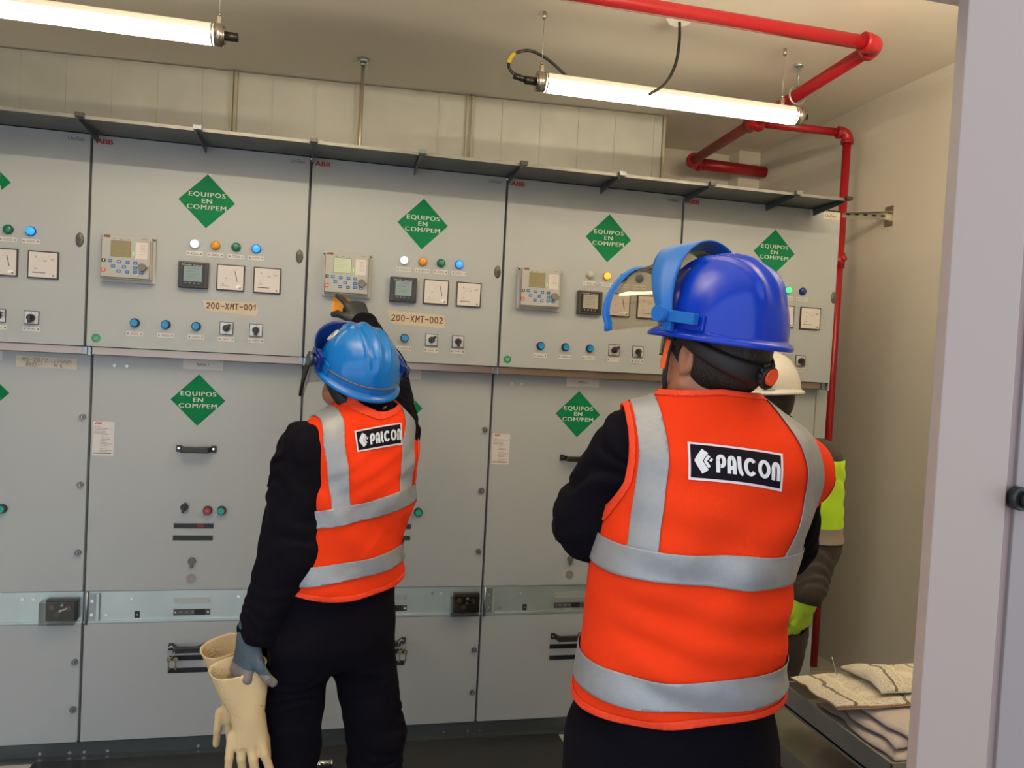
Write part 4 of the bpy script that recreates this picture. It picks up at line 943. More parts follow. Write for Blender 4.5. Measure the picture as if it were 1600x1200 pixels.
    def stroke(pl, w):
        pts = []
        for i in range(len(pl) - 1):
            a_, c_ = Vector(pl[i]), Vector(pl[i + 1]); k = max(1, int((c_ - a_).length / .004))
            for j in range(k): pts.append(a_ + (c_ - a_) * j / k)
        pts.append(Vector(pl[-1])); L_ = []; R_ = []
        for i, p in enumerate(pts):
            d_ = (pts[min(i + 1, len(pts) - 1)] - pts[max(i - 1, 0)]).normalized(); nn = Vector((-d_.y, d_.x)) * w / 2
            L_.append(b.bm.verts.new(pt(*(p + nn)))); R_.append(b.bm.verts.new(pt(*(p - nn))))
        b._fin([b.bm.faces.new([L_[i], R_[i], R_[i + 1], L_[i + 1]]) for i in range(len(pts) - 1)], PATCHW, True)
    y0 = Ht * .23; hg = Ht * .50; sw = Ht * .098
    for c in 'PALCON':
        xa_, xb_, st_ = GLY[c]; xa_ = xa_ * Wd + sw / 2; xb_ = xb_ * Wd - sw / 2
        for pl in st_: stroke([(xa_ + p[0] * (xb_ - xa_), y0 + sw / 2 + p[1] * (hg - sw)) for p in pl], sw)
    for tip, dx_, dy_, w_ in ((.098, .075, .28, .19), (.172, .042, .155, .075), (.222, .022, .085, .06)):
        pts_ = [((tip + dx_) * Wd, Ht * (.5 + dy_)), (tip * Wd, Ht * .5)] + ([((tip + dx_) * Wd, Ht * (.5 - dy_))] if dy_ > .1 else [])
        stroke(pts_, w_ * Ht)
    b.build('logo_patch', vo)
    return vo
def band(zc, hw, u0=-9, u1=9):
    return lambda u, w, z: [hw - np.abs(z - zc(u, w)), u - u0 + 0 * z, u1 - u + 0 * z]

# ------------------------------------------------------------------ figures
def figure(label, base, T, Hc, Hm, neck, J, R, cloth, hands, headsc=1.0, clothfolds=.005, collar=None, seed=0, skinneck=True):
    """J: shoulders, elbows, wrists, hips, knees, ankles (left, right); R: cloth radii"""
    p = thing('person', base, label, 'person'); A = np.array
    lo = np.min([j for k in J.values() for j in k] + [list(Hc)], 0) - .22; hi = np.max([j for k in J.values() for j in k] + [list(Hc)], 0) + .22; lo[2] = 0
    v = Vol(lo, hi, .0048)
    v.add(T.fn(-.03), *T.bb(), k=.02); v.cap(A(neck) - [0, 0, .02], A(neck) - [0, 0, .12], .058, .060, .03)
    for s_ in (0, 1):
        v.cap(A(neck) - [0, 0, .05], J['sh'][s_], .05, .05, .04); v.cap(J['sh'][s_], J['el'][s_], .048, .040, .03); v.cap(J['el'][s_], J['wr'][s_], .040, .026, .02)
        v.cap(J['hip'][s_], J['kn'][s_], .078, .055, .04); v.cap(J['kn'][s_], J['an'][s_], .052, .038, .02)
        an = A(J['an'][s_]); fd_ = math.radians(T_az[0]); v.cap(an, [an[0] + .09 * math.sin(fd_), an[1] + .09 * math.cos(fd_), .045], .034, .026, .02)
        hand(v, *hands[s_])
    head(v, A(Hc), Hm, A(neck), headsc)
    o, V, Fc = make(v, 'body', [SKIN], base, p)
    eyes(A(Hc), Hm, o, base, headsc); hair(A(Hc), Hm, p, base, headsc)
    # clothing
    v = Vol(lo, hi, .0055)
    def tw(u, w, X, Y, Z): return clothfolds * (noise(X, Y, Z * 1.6, 9, seed) * 1.3 + noise(X, Y, Z, 22, seed + 1) * .5)
    v.add(T.fn(0, tw), *T.bb(), k=.01)
    for s_ in (0, 1):
        v.cap(J['sh'][s_], J['el'][s_], R['sh'], R['el'], .035, wr=sleeve(clothfolds * 1.3, 8, seed + s_)); v.cap(J['el'][s_], J['wr'][s_], R['el'] * 1.0, R['wr'], .02, wr=sleeve(clothfolds * 1.5, 10, seed + 4 + s_))
        v.cap(J['hip'][s_], J['kn'][s_], R['hip'], R['kn'], .045, wr=sleeve(clothfolds, 6, seed + 7 + s_)); v.cap(J['kn'][s_], J['an'][s_], R['kn'], R['an'], .025, wr=sleeve(clothfolds * 1.6, 9, seed + 9 + s_))
    for c_ in (collar or []): v.cap(*c_)
    o, V, Fc = cloth(v, p)
    boots(p, base, J['an'], (T_az[0] - 12, T_az[0] + 14))
    return p
T_az = [0]
def gloves(p, base, hands, mats, region, fat=.0026, cuff=.05):
    for h_ in hands:
        w = np.array(h_[0]); v = Vol(w - .17, w + .17, .0026); hand(v, *h_[:6], 1.0, fat); d = np.array(h_[1], float); d /= np.linalg.norm(d)
        v.cap(w - d * cuff, w, .036, .031, .012)
        for k in range(4): v.cap(w - d * (cuff - k * .012), w - d * (cuff - .004 - k * .012), .0375 - k * .001, k=.003)
        make(v, 'glove', mats, base, p, 1, lambda C: region(C, w, d))

# ================================================================== worker reaching for the panel
A = np.array
az1 = -23; T_az[0] = az1; base1 = (.92, -.78, 0)
T1 = Torso([(.68, .885, -.79, .150, .10), (.74, .885, -.79, .176, .125), (.80, .890, -.785, .182, .130), (.92, .900, -.78, .172, .125), (1.02, .912, -.78, .158, .118), (1.15, .932, -.775, .162, .120), (1.25, .938, -.772, .165, .118), (1.32, .940, -.77, .158, .105), (1.37, .958, -.768, .125, .088), (1.405, .962, -.766, .078, .070), (1.42, .963, -.766, .066, .064)], az1)
Hc1 = A([.926, -.742, 1.480]); Hm1 = frame(-20, 27, 5); neck1 = A([.962, -.775, 1.41])
J1 = dict(sh=[A([.800, -.842, 1.285]), A([1.045, -.735, 1.325])], el=[A([.775, -.875, 1.01]), A([1.020, -.43, 1.50])], wr=[A([.700, -.905, .815]), A([.968, -.150, 1.655])],
          hip=[A([.800, -.825, .76]), A([.972, -.755, .76])], kn=[A([.792, -.80, .44]), A([1.035, -.745, .44])], an=[A([.755, -.86, .085]), A([1.04, -.77, .085])])
hl1 = (J1['wr'][0] + A([-.018, -.006, -.030]), A([-.20, -.02, -1]), A([.75, .55, 0]), A([.5, -.8, 0]), (1.9, 2.1, 2.2, 2.3), (.85, .9))
hr1 = (J1['wr'][1] + A([-.004, .010, .010]), A([-.38, .50, .78]), A([-.35, .75, -.5]), A([-1, -.1, -.3]), (.5, 2.3, 2.6, 2.7), (.75, .9))
def cloth1(v, p):
    v.cap(neck1 + A([0, 0, -.03]), neck1 + A([-.012, -.004, .050]), .072, .068, .012)
    def reg(V):
        L = (V - Hc1) @ Hm1; rn = np.linalg.norm(V[:, :2] - neck1[:2], axis=1); return [np.minimum(np.maximum(neck1[2] + .050 - V[:, 2], rn - .12), V[:, 2] - .07), np.linalg.norm(V - (J1['wr'][0] + A([-.03, -.01, -.085])), axis=1) - .068, np.linalg.norm(V - (J1['wr'][1] + A([-.02, .05, .06])), axis=1) - .055]
    return make(v, 'coverall', [NAVY], base1, p, 2, clipf=reg)
w1 = figure('person in orange vest and sky-blue helmet reaching up to the control panel', base1, T1, Hc1, Hm1, neck1, J1,
            dict(sh=.082, el=.082, wr=.052, hip=.098, kn=.082, an=.074), cloth1, [hl1, hr1], .97, .006, seed=1)
gloves(w1, base1, [hl1], [GLBLUE, GLGREY, GLDARK], lambda C, w, d: np.where((C - w) @ d > .060, 1, 0))
gloves(w1, base1, [hr1], [GLDARK, GLGREY], lambda C, w, d: np.where((C - w) @ d < .004, 1, 0))
def wr1(u, w, X, Y, Z): return .0075 * np.sin((Z * 34 + u * 26) + noise(X, Y, Z, 7, 3) * 7) * (noise(X, Y, Z, 4, 8) + .6) + .006 * noise(X, Y, Z, 11, 2) + .004 * np.sin(Z * 80 - u * 55 + noise(X, Y, Z, 6, 31) * 9) * np.clip(noise(X, Y, Z, 5, 37) * 2.4 + .2, 0, 1)
shl = J1['sh'][0]; shr = J1['sh'][1]
vest(w1, base1, T1, [(neck1 + A([-.05, -.02, -.06]), shl + A([.05, .02, .035]), .052, .046), (neck1 + A([.05, .0, -.06]), shr + A([-.05, -.01, .030]), .052, .050)], .016,
     hem=lambda u, w, z: z - (.895 + .10 * (u + .02) ** 2 * 8 + .0), neck=lambda u, w, z: np.maximum(np.sqrt(u ** 2 + (w + .01) ** 2) - .082, 1.36 - z) + 0 * u,
     arm=lambda u, w, z: np.interp(z, [.8, 1.08, 1.14, 1.22, 1.40], [.5, .32, .165, .150, .175]) - np.abs(u),
     tapes=[lambda u, w, z: [.024 - np.abs(u + .118 - (1.36 - z) * .16), z - (1.15 + .20 * u), -w + .03], lambda u, w, z: [.024 - np.abs(u - .105), z - (1.15 + .20 * u), -w + .03],
            lambda u, w, z: [.025 - np.abs(z - (1.140 + .20 * u))], lambda u, w, z: [.025 - np.abs(z - (.978 + .12 * u))]],
     patch=[(552, 674), (625, 661), (627, 695), (557, 707)], wr=wr1, zr=(.86, 1.45))
HELB = mat('helmet_sky', (.003, .13, .47), .18, spec=.4); GUARDB = mat('guard_navy', (.005, .03, .22), .28)
h1, MM1 = helmet(Hc1, Hm1, w1, base1, HELB, sc=.97, ridge=.006)
harness(h1, MM1, BLACKM, BLACKM)
b = B(); b.tube([MM1 @ (helmet_point(2 * PI * (.22 + .56 * k / 48), .085 + .03 * math.sin(PI * k / 48), .1175, .1415, .142, 0)) for k in range(49)], .0026, mat('cord_grey', (.08, .085, .10), .5), n=8); b.build('elastic_cord', h1)
b = B(); pp = helmet_point(-1.05, .40, .116, .140, .142, 0); nn = Vector((pp.x / .116 ** 2, pp.y / .14 ** 2, pp.z / .142 ** 2)).normalized(); b.cyl(MM1 @ (pp - nn * .004), MM1 @ (pp + nn * .0012), .021, mat('decal_cream', (.62, .55, .42), .4), n=32); b.cyl(MM1 @ (pp - nn * .004), MM1 @ (pp + nn * .0017), .018, WHITEL, n=32); b.cyl(MM1 @ (pp - nn * .004), MM1 @ (pp + nn * .0022), .006, INK, n=16); b.build('round_decal', h1)
VIS1 = smoke_mat('visor_clear', (.88, .89, .87), .03)
def arch(MM, h_, material, y0, y1, R0, R1, zc, rzs, thick, name, a0=-105, a1=105, par=None, n=40):
    b = B(); 
    def f(i, j):
        a = math.radians(a0 + (a1 - a0) * i); w = math.cos(a); R = R0 + (R1 - R0) * j; return (R * math.sin(a), y0 + (y1 - y0) * j * max(.25, w), zc[0] + (zc[1] - zc[0]) * j + rzs * R * w)
    sheet(b, MM, f, n, 8, material); o = b.build(name, par or h_); md = o.modifiers.new('s', 'SOLIDIFY'); md.thickness = thick; md.offset = 0; return o
# brow guard and lowered clear visor: swept round the front of the head
def brow(MM, h_, m, name='brow_guard'):
    b = B()
    def f(i, j):
        a = math.radians(-98 + 196 * i); w = max(0, math.cos(a)); R = .125 + .012 * j; return (R * math.sin(a) * 1.02, (R + .030) * math.cos(a) * .98, .028 + (j - .3) * (.030 + .060 * w))
    sheet(b, MM, f, 48, 8, m); o = b.build(name, h_); md = o.modifiers.new('s', 'SOLIDIFY'); md.thickness = .003; return o
brow(MM1, h1, GUARDB)
b = B(); sheet(b, MM1, lambda i, j: ((.140 + .004 * j) * math.sin(math.radians(-92 + 184 * i)), (.165 + .008 * j) * math.cos(math.radians(-92 + 184 * i)) , .020 - .150 * j * (1 - .25 * abs(2 * i - 1) ** 3)), 48, 10, VIS1); vz = b.build('visor', h1); md = vz.modifiers.new('s', 'SOLIDIFY'); md.thickness = .0015
for s_ in (-1, 1):
    b = B(); b.cyl(MM1 @ Vector((s_ * .118, .005, .024)), MM1 @ Vector((s_ * .150, .005, .024)), .010, GUARDB); b.cyl(MM1 @ Vector((s_ * .146, .005, .024)), MM1 @ Vector((s_ * .158, .005, .024)), .0175, mat('knob_dark', (.02, .03, .06), .35)); b.box(-.006, .006, -.030, .020, -.008, .040, GUARDB, .002, mtx=MM1 @ Matrix.Translation((s_ * .128, .01, .01))); b.build('visor_knob', h1)
b = B(); b.tube([MM1 @ Vector(v_) for v_ in ((-.142, .03, .035), (-.148, .02, .0), (-.150, .012, -.05), (-.146, .012, -.10))], .006, BLACK, n=10, rs=[.010, .008, .006, .004]); b.build('visor_frame', h1)

# rubber insulating gloves hanging from the hand
def rubber_glove(top, dirn, wide, label, wcuff, L, sc=1.0, thumbside=1, twist=0, fl=(1, 1, 1, 1)):
    top = A(top); d = A(dirn, ); d = d / np.linalg.norm(d); s_ = A(wide, ); s_ = s_ - d * (s_ @ d); s_ /= np.linalg.norm(s_); n = np.cross(d, s_)
    t = thing('rubber_glove', tuple(top + d * (L + .10)), label, 'rubber glove', 'cream rubber gloves held in the left hand'); lb = np.array(t.location)
    end = top + d * (L + .14); lo = np.minimum(top, end) - .14; hi = np.maximum(top, end) + .14; v = Vol(lo, hi, .0034)
    ts = [0, .02, .35, .62, .80, 1.0]; aw = [wcuff, wcuff * .97, wcuff * .82, wcuff * .60, wcuff * .58, wcuff * .60]; bw = [.042, .041, .036, .029, .021, .015]
    def prof(off, X, Y, Z):
        x, y, z = X - top[0], Y - top[1], Z - top[2]; h_ = (x * d[0] + y * d[1] + z * d[2]) / L; u = x * s_[0] + y * s_[1] + z * s_[2]; w = x * n[0] + y * n[1] + z * n[2]
        u = u - .012 * np.sin(h_ * 2.2) * thumbside; w = w + .004 * np.sin(u * 40 + h_ * 5)
        a_ = np.interp(h_, ts, aw) - off; b_ = np.interp(h_, ts, bw) - off; rim = np.where(h_ < .03, .0018, 0) if off == 0 else 0
        rho = np.sqrt((u / (a_ + rim)) ** 2 + (w / (b_ + rim)) ** 2); return (rho - 1) * np.minimum(b_, a_) * 1.0, h_
    v.add(lambda X, Y, Z: (lambda r_, h_: np.maximum(r_, np.maximum((-h_) * L + .42 * ((X - top[0]) * n[0] + (Y - top[1]) * n[1] + (Z - top[2]) * n[2]), (h_ - 1) * L)))(*prof(0, X, Y, Z)), lo, hi, .001, m=0)
    kn = top + d * L
    for i, (o_, Lf, r) in enumerate(((.036, .085, .0125), (.013, .098, .0130), (-.011, .092, .0125), (-.034, .072, .0115))):
        q0 = kn + s_ * o_ * thumbside - d * .03; q1 = kn + s_ * (o_ * 1.55) * thumbside + d * Lf * fl[i] + n * (.010 * math.sin(i * 2.1)); qm = (q0 + q1) / 2 + n * .008
        v.cap(q0, qm, r, r * .95, .010); v.cap(qm, q1, r * .95, r * .86, .004)
    q0 = top + d * L * .70 + s_ * .028 * thumbside - n * .012; q1 = q0 + d * .075 - n * .022 + s_ * .012 * thumbside; v.cap(q0, q1, .020, .017, .022); v.cap(q1, q1 + d * .048 - n * .002, .0168, .0145, .004)
    v.add(lambda X, Y, Z: (lambda r_, h_: np.maximum(r_, (h_ - .62) * L))(*prof(.0046, X, Y, Z)), lo, hi, .002, 's', m=0)
    V, Q = v.mesh(); V = smooth_v(V, Q, 2); o = pymesh('glove_shell', V, Q, [LATEX], None, tuple(lb), t); return t
rubber_glove(atD(350, 1008, 2.17), A([.155, .02, -1]), A([1, .1, .10]), 'cream rubber insulating glove behind the other, its cuff reaching further left', .064, .215, thumbside=1, fl=(1, 1, .9, .8))
rubber_glove(atD(371, 1040, 2.06), A([.14, -.01, -1]), A([1, -.05, .14]), 'cream rubber insulating glove held in front, thumb towards the viewer', .074, .215, thumbside=1)

# ================================================================== large worker in the foreground
az2 = 13; T_az[0] = az2; base2 = (1.60, -1.58, 0); rr2 = A([math.cos(math.radians(az2)), -math.sin(math.radians(az2))]); ff2 = A([math.sin(math.radians(az2)), math.cos(math.radians(az2))])
def t2(px, z, a, b_, D=1.6):
    py = 605 + (1.565 - z) * 765; r = ray(px, py); q_ = CAM + r * D; return (z, float(q_[0]), float(q_[1]), a, b_)
T2 = Torso([t2(1052, .60, .17, .14), t2(1052, .70, .19, .155), t2(1053, .82, .194, .165), t2(1056, .92, .186, .165), t2(1062, 1.03, .180, .165), t2(1078, 1.18, .178, .158), t2(1098, 1.30, .182, .148), t2(1112, 1.385, .188, .132), t2(1114, 1.43, .170, .112), t2(1112, 1.465, .122, .092), t2(1110, 1.500, .080, .078), t2(1109, 1.530, .066, .066)], az2)
def l2(px, py, D): return A(atD(px, py, D))
az2h = -24
Hm2 = frame(az2h, 7, 0); Hc2 = A(atD(1113, 558, 1.60)); neck2 = A(atD(1110, 628, 1.60))
c2 = A(t2(1116, 1.42, 1, 1)[1:3])
def off2(u, w, z): q_ = c2 + rr2 * u + ff2 * w; return A([q_[0], q_[1], z])
J2 = dict(sh=[off2(-.168, 0, 1.405), off2(.148, .03, 1.37)], el=[off2(-.238, .05, 1.235), off2(.190, .14, 1.20)], wr=[off2(-.03, .30, 1.215), off2(-.02, .34, 1.16)],
          hip=[A([*(A(t2(1052, 1, 1, 1)[1:3]) - rr2 * .105), .80]), A([*(A(t2(1052, 1, 1, 1)[1:3]) + rr2 * .105), .80])], kn=[A([1.47, -1.53, .47]), A([1.70, -1.56, .47])], an=[A([1.46, -1.58, .085]), A([1.72, -1.62, .085])])
hl2 = (J2['wr'][0], A([.9, .1, .1]), A([0, -.8, -.3]), A([.1, .3, 1]), (.9, 1, 1, 1.1), (.6, .3))
hr2 = (J2['wr'][1], A([-.9, -.0, .1]), A([0, -.8, .3]), A([-.1, .3, 1]), (.9, 1, 1, 1.1), (.6, .3))
def cloth2(v, p):
    def reg(V): return [np.minimum(neck2[2] + .0 - V[:, 2], V[:, 2] - .07), np.linalg.norm(V - (J2['wr'][0] + A([.08, .01, .01])), axis=1) - .075, np.linalg.norm(V - (J2['wr'][1] + A([-.08, 0, .01])), axis=1) - .075]
    return make(v, 'jacket_and_trousers', [NAVY], base2, p, 2, clipf=reg)
w2 = figure('large person in orange vest in the foreground, royal-blue helmet with raised tinted visor', base2, T2, Hc2, Hm2, neck2, J2,
            dict(sh=.073, el=.080, wr=.052, hip=.108, kn=.098, an=.082), cloth2, [hl2, hr2], 1.04, .006, seed=11)
gloves(w2, base2, [hl2, hr2], [GLDARK], lambda C, w, d: np.zeros(len(C), int))
def wr2(u, w, X, Y, Z): return .0075 * np.sin((Z * 22 - u * 18) + noise(X, Y, Z, 4, 13) * 7) * (noise(X, Y, Z, 3.5, 18) + .5) + .005 * noise(X, Y, Z, 8, 12) + .0045 * np.sin(Z * 75 + u * 9 + noise(X, Y, Z, 5, 31) * 9) * np.clip(noise(X, Y, Z, 4, 37) * 2.4 + .15, 0, 1)
vest(w2, base2, T2, [(off2(-.09, -.01, 1.458), off2(-.158, 0, 1.435), .048, .058), (off2(.08, -.01, 1.435), off2(.172, .02, 1.365), .050, .074)], .018,
     hem=lambda u, w, z: z - (.918 + .10 * u), neck=lambda u, w, z: np.minimum(1.527 - z - .1 * np.abs(u), np.maximum(np.sqrt(u ** 2 + (w + .0) ** 2) - .070, 1.46 - z)) + 0 * u,
     arm=lambda u, w, z: np.where(u < 0, np.interp(z, [.8, 1.19, 1.25, 1.34, 1.5], [.6, .42, .205, .178, .182]), np.interp(z, [.8, 1.19, 1.24, 1.30, 1.40, 1.5], [.6, .42, .225, .245, .275, .275])) - np.abs(u),
     tapes=[lambda u, w, z: [.025 - np.abs(u + .128 + (z - 1.2) * .05), z - 1.20, -w + .05], lambda u, w, z: [.025 - np.abs(u - (.128 + .050 * np.sin(np.clip((1.50 - z) * 9.5, 0, 3.1)))), z - 1.20, -w + .05],
            lambda u, w, z: [.028 - np.abs(z - (1.198 + .0 * u))], lambda u, w, z: [.028 - np.abs(z - (.975 + .06 * u))]],
     patch=[(1073, 692), (1221, 711), (1219, 770), (1074, 751)], wr=wr2, zr=(.86, 1.57))
HELR = mat('helmet_royal', (.003, .036, .46), .17, spec=.32); GUARDL = mat('guard_azure', (.010, .13, .50), .4, spec=.3)
h2, MM2 = helmet(Hc2, Hm2, w2, base2, HELR, off=(0, -.012, .046), a=.114, bb=.138, hh=.156, ridge=.0085, peak=.022)
harness(h2, MM2, mat('harness_dark', (.008, .005, .006), .6), mat('knob_orange', (.85, .08, .02), .4), .096, .108)
SMOKE = smoke_mat('visor_smoke', (.86, .82, .75), .025)
def vis(i, j, R=.126):
    a = math.radians(-104 + 208 * i); w = math.cos(a); return (R * (1 - .20 * j) * math.sin(a), .040 + .045 * max(w, 0) ** .5 + (.180 - .03 * max(w, 0)) * j, .032 + (.135 * w if w > 0 else .10 * w) * (1 - .10 * j) - .034 * j)
b = B(); sheet(b, MM2, vis, 56, 14, SMOKE); vo2 = b.build('visor', h2); md = vo2.modifiers.new('s', 'SOLIDIFY'); md.thickness = .0015
b = B()
def guard(i, j):
    a = math.radians(-100 + 200 * i); w = math.cos(a); q_ = max(w, 0); R = .128 + .010 * (1 - abs(2 * j - 1)); y = .020 + .035 * q_ + j * (.035 + .060 * q_)
    return (R * math.sin(a), y, .032 + (.138 * w if w > 0 else .07 * w) + .016 * q_ * (1 - j))
sheet(b, MM2, guard, 56, 10, GUARDL); go = b.build('brow_guard', h2); md = go.modifiers.new('s', 'SOLIDIFY'); md.thickness = .004; md.offset = 1
b = B()
def trim(i, j): p = Vector(vis(i, .96 + .05 * j, .133)); return p
ps = [MM2 @ trim(k / 56, 1) for k in range(57)]
b.tube(ps, .0065, GUARDL, n=10); sheet(b, MM2, lambda i, j: Vector(vis(i, .90 + .12 * j, .135)), 56, 2, GUARDL); tr_o = b.build('visor_trim', h2)
for s_ in (-1, 1):
    b = B(); b.cyl(MM2 @ Vector((s_ * .118, .040, .030)), MM2 @ Vector((s_ * .150, .040, .030)), .0165, GUARDL, n=12); b.box(-.008, .008, -.045, .02, -.011, .011, GUARDL, .002, mtx=MM2 @ Matrix.Translation((s_ * .128, .005, .028))); b.box(-.006, .006, -.012, .012, -.030, .0, GUARDL, .002, mtx=MM2 @ Matrix.Translation((s_ * .126, .03, .028)))
    b.build('visor_knob', h2)
# safety glasses, chin strap, earplug cord
def HP(x, y, z): return Vector(Hc2 + Hm2 @ (A([x, y, z]) * 1.04)) - Vector(base2)
b = B(); GLS = smoke_mat('glasses_smoke', (.10, .09, .10), .06)
MH2 = Matrix(Hm2.tolist()).to_4x4(); MH2.translation = Vector(Hc2) - Vector(base2)
sheet(b, MH2, lambda i, j: (.079 * math.sin(math.radians(-88 + 176 * i)), .036 + .082 * math.cos(math.radians(-88 + 176 * i)), .034 - .050 * j * (.55 + .45 * math.cos(math.radians(-80 + 160 * i)))), 30, 6, GLS)
for s_ in (-1, 1): b.box(-.003, .003, -.075, .010, -.006, .006, BLACK, .001, mtx=MH2 @ Matrix.Translation((s_ * .082, .03, .022)))
b.build('safety_glasses', w2)
b = B(); b.tube([HP(-.083, .035, .05), HP(-.084, .040, .0), HP(-.078, .045, -.05), HP(-.055, .055, -.095), HP(-.02, .075, -.115), HP(.02, .075, -.115), HP(.055, .055, -.095), HP(.078, .045, -.05), HP(.083, .035, .05)], .0055, mat('strap_dark', (.025, .02, .022), .7), n=8); b.build('chin_strap', w2)
b = B(); b.box(-.003, .003, -.006, .006, -.030, .030, mat('clip_orange', (.8, .12, .02), .5), .002, mtx=Matrix.Translation(HP(-.086, .043, -.004)) @ Matrix(Hm2.tolist()).to_4x4() @ Matrix.Rotation(.12, 4, 'X')); b.build('strap_clip', w2)

# ================================================================== worker with white helmet
az3 = -104; T_az[0] = az3; cx3, cy3 = 2.26, -.775; base3 = (cx3, cy3, 0)
T3 = Torso([(.60, cx3 - .035, cy3, .13, .11), (.72, cx3 - .035, cy3, .165, .12), (.85, cx3 - .02, cy3, .165, .125), (1.0, cx3 - .005, cy3, .16, .125), (1.18, cx3 + .01, cy3, .175, .13), (1.28, cx3 + .005, cy3, .175, .115), (1.335, cx3, cy3, .15, .10), (1.37, cx3 - .01, cy3, .10, .08), (1.40, cx3 - .02, cy3, .066, .066)], az3)
f3 = A([math.sin(math.radians(az3)), math.cos(math.radians(az3))]); r3 = A([math.cos(math.radians(az3)), -math.sin(math.radians(az3))])
Hc3 = A(atD(1184, 628, 2.58)); Hm3 = frame(-62, -4, 0); neck3 = A([cx3 - .025, cy3, 1.395])
J3 = dict(sh=[A([cx3 + .055, cy3 - .150, 1.295]), A([cx3 - .05, cy3 + .165, 1.295])], el=[A(atD(1278, 850, 2.42)), A([cx3 - .12, cy3 + .22, 1.06])], wr=[A(atD(1262, 932, 2.34)), A([cx3 - .30, cy3 + .12, 1.05])],
          hip=[A([cx3 + -.01, cy3 - .085, .76]), A([cx3 - .05, cy3 + .085, .76])], kn=[A([cx3 - .04, cy3 - .09, .44]), A([cx3 - .08, cy3 + .08, .44])], an=[A([cx3 + .0, cy3 - .09, .085]), A([cx3 - .04, cy3 + .08, .085])])
J3['wr'][0] = A(atD(1262, 925, 2.36))
hl3 = (J3['wr'][0] + A([-.004, .0, -.012]), A([-.12, .10, -1]), A([-.3, .8, 0]), A([-.9, -.3, 0]), (.9, 1.0, 1.1, 1.2), (.5, .4))
hr3 = (J3['wr'][1], A([-.9, -.2, .1]), A([0, -.3, -.9]), A([.1, -.9, .1]), (.8, .9, 1, 1.1), (.6, .3))
def cloth3(v, p):
    v.cap(neck3 + A([0, 0, -.03]), neck3 + A([0, 0, .035]), .080, .072, .02)
    def reg(V): return [np.minimum(neck3[2] + .035 - V[:, 2], V[:, 2] - .07), np.linalg.norm(V - (J3['wr'][0] + A([-.01, .0, -.075])), axis=1) - .062, np.linalg.norm(V - (J3['wr'][1] + A([-.07, -.02, .01])), axis=1) - .07]
    o, V, Fc = make(v, 'work_suit', [CHARC], base3, p, 2, clipf=reg)
    V0, Q0 = v.mesh(); V0 = smooth_v(V0, Q0, 2); N0 = normals(V0, Q0); z = V0[:, 2]
    def sd(a, b_): t = np.clip(((V0 - a) @ (b_ - a)) / ((b_ - a) @ (b_ - a)), 0, 1); return np.linalg.norm(V0 - a - t[:, None] * (b_ - a), axis=1)
    fore = np.minimum(sd(J3['el'][0], J3['wr'][0]), sd(J3['el'][1], J3['wr'][1])) - .088
    neckd = np.linalg.norm(V0[:, :2] - neck3[:2], axis=1)
    for nm, m_, a_, b_ in (('hivis_panel', LIME, 1.105, 1.312), ('reflective_strip', RBAND, 1.058, 1.106)):
        Vt, Ft = clip(V0 + N0 * .0022, Q0, [z - a_, b_ - z] + ([np.maximum(fore, z - 1.16)] if nm == 'hivis_panel' else [np.maximum(fore, z - 1.16) * 0 + 1])); pymesh(nm, Vt, Ft, [m_], None, base3, o, .0015, 1)
    return o, V, Fc
w3 = figure('person in lime and charcoal jacket and white helmet, half hidden behind the large worker', base3, T3, Hc3, Hm3, neck3, J3,
            dict(sh=.080, el=.066, wr=.052, hip=.092, kn=.078, an=.070), cloth3, [hl3, hr3], .97, .005, seed=21)
gloves(w3, base3, [hl3, hr3], [LIMEG], lambda C, w, d: np.zeros(len(C), int), cuff=.012)
HELW = mat('helmet_white', (.60, .60, .58), .25, spec=.5)
h3, MM3 = helmet(Hc3, Hm3, w3, base3, HELW, off=(0, -.006, .036), ridge=.003, sc=.93)

# ================================================================== newspapers and wrapped cloths on the trolley
NEWS = bpy.data.materials.new('newsprint'); NEWS.use_nodes = True; nt = NEWS.node_tree; bs = nt.nodes['Principled BSDF']; bs.inputs['Roughness'].default_value = .8
tc = nt.nodes.new('ShaderNodeTexCoord'); mp = nt.nodes.new('ShaderNodeMapping'); nt.links.new(tc.outputs['UV'], mp.inputs[0])
def mathn(op, a, b_=None, c=None):
    n = nt.nodes.new('ShaderNodeMath'); n.operation = op
    for i, q_ in enumerate((a, b_, c)):
        if q_ is None: continue
        if isinstance(q_, (int, float)): n.inputs[i].default_value = q_
        else: nt.links.new(q_, n.inputs[i])
    return n.outputs[0]
sep = nt.nodes.new('ShaderNodeSeparateXYZ'); nt.links.new(tc.outputs['UV'], sep.inputs[0]); U, Vv = sep.outputs[0], sep.outputs[1]
line = mathn('LESS_THAN', mathn('FRACT', mathn('MULTIPLY', Vv, 52)), .5)
nz = nt.nodes.new('ShaderNodeTexNoise'); nz.inputs['Scale'].default_value = 1; nz.inputs['Detail'].default_value = 2; mp2 = nt.nodes.new('ShaderNodeMapping'); mp2.inputs['Scale'].default_value = (130, 52, 1); nt.links.new(tc.outputs['UV'], mp2.inputs[0]); nt.links.new(mp2.outputs[0], nz.inputs['Vector'])
word = mathn('GREATER_THAN', nz.outputs['Fac'], .47)
col_ = mathn('GREATER_THAN', mathn('FRACT', mathn('MULTIPLY', U, 7)), .09)
nb = nt.nodes.new('ShaderNodeTexNoise'); nb.inputs['Scale'].default_value = 5; nt.links.new(tc.outputs['UV'], nb.inputs['Vector']); blk = mathn('GREATER_THAN', nb.outputs['Fac'], .40)
txt = mathn('MULTIPLY', mathn('MULTIPLY', line, word), mathn('MULTIPLY', col_, blk))
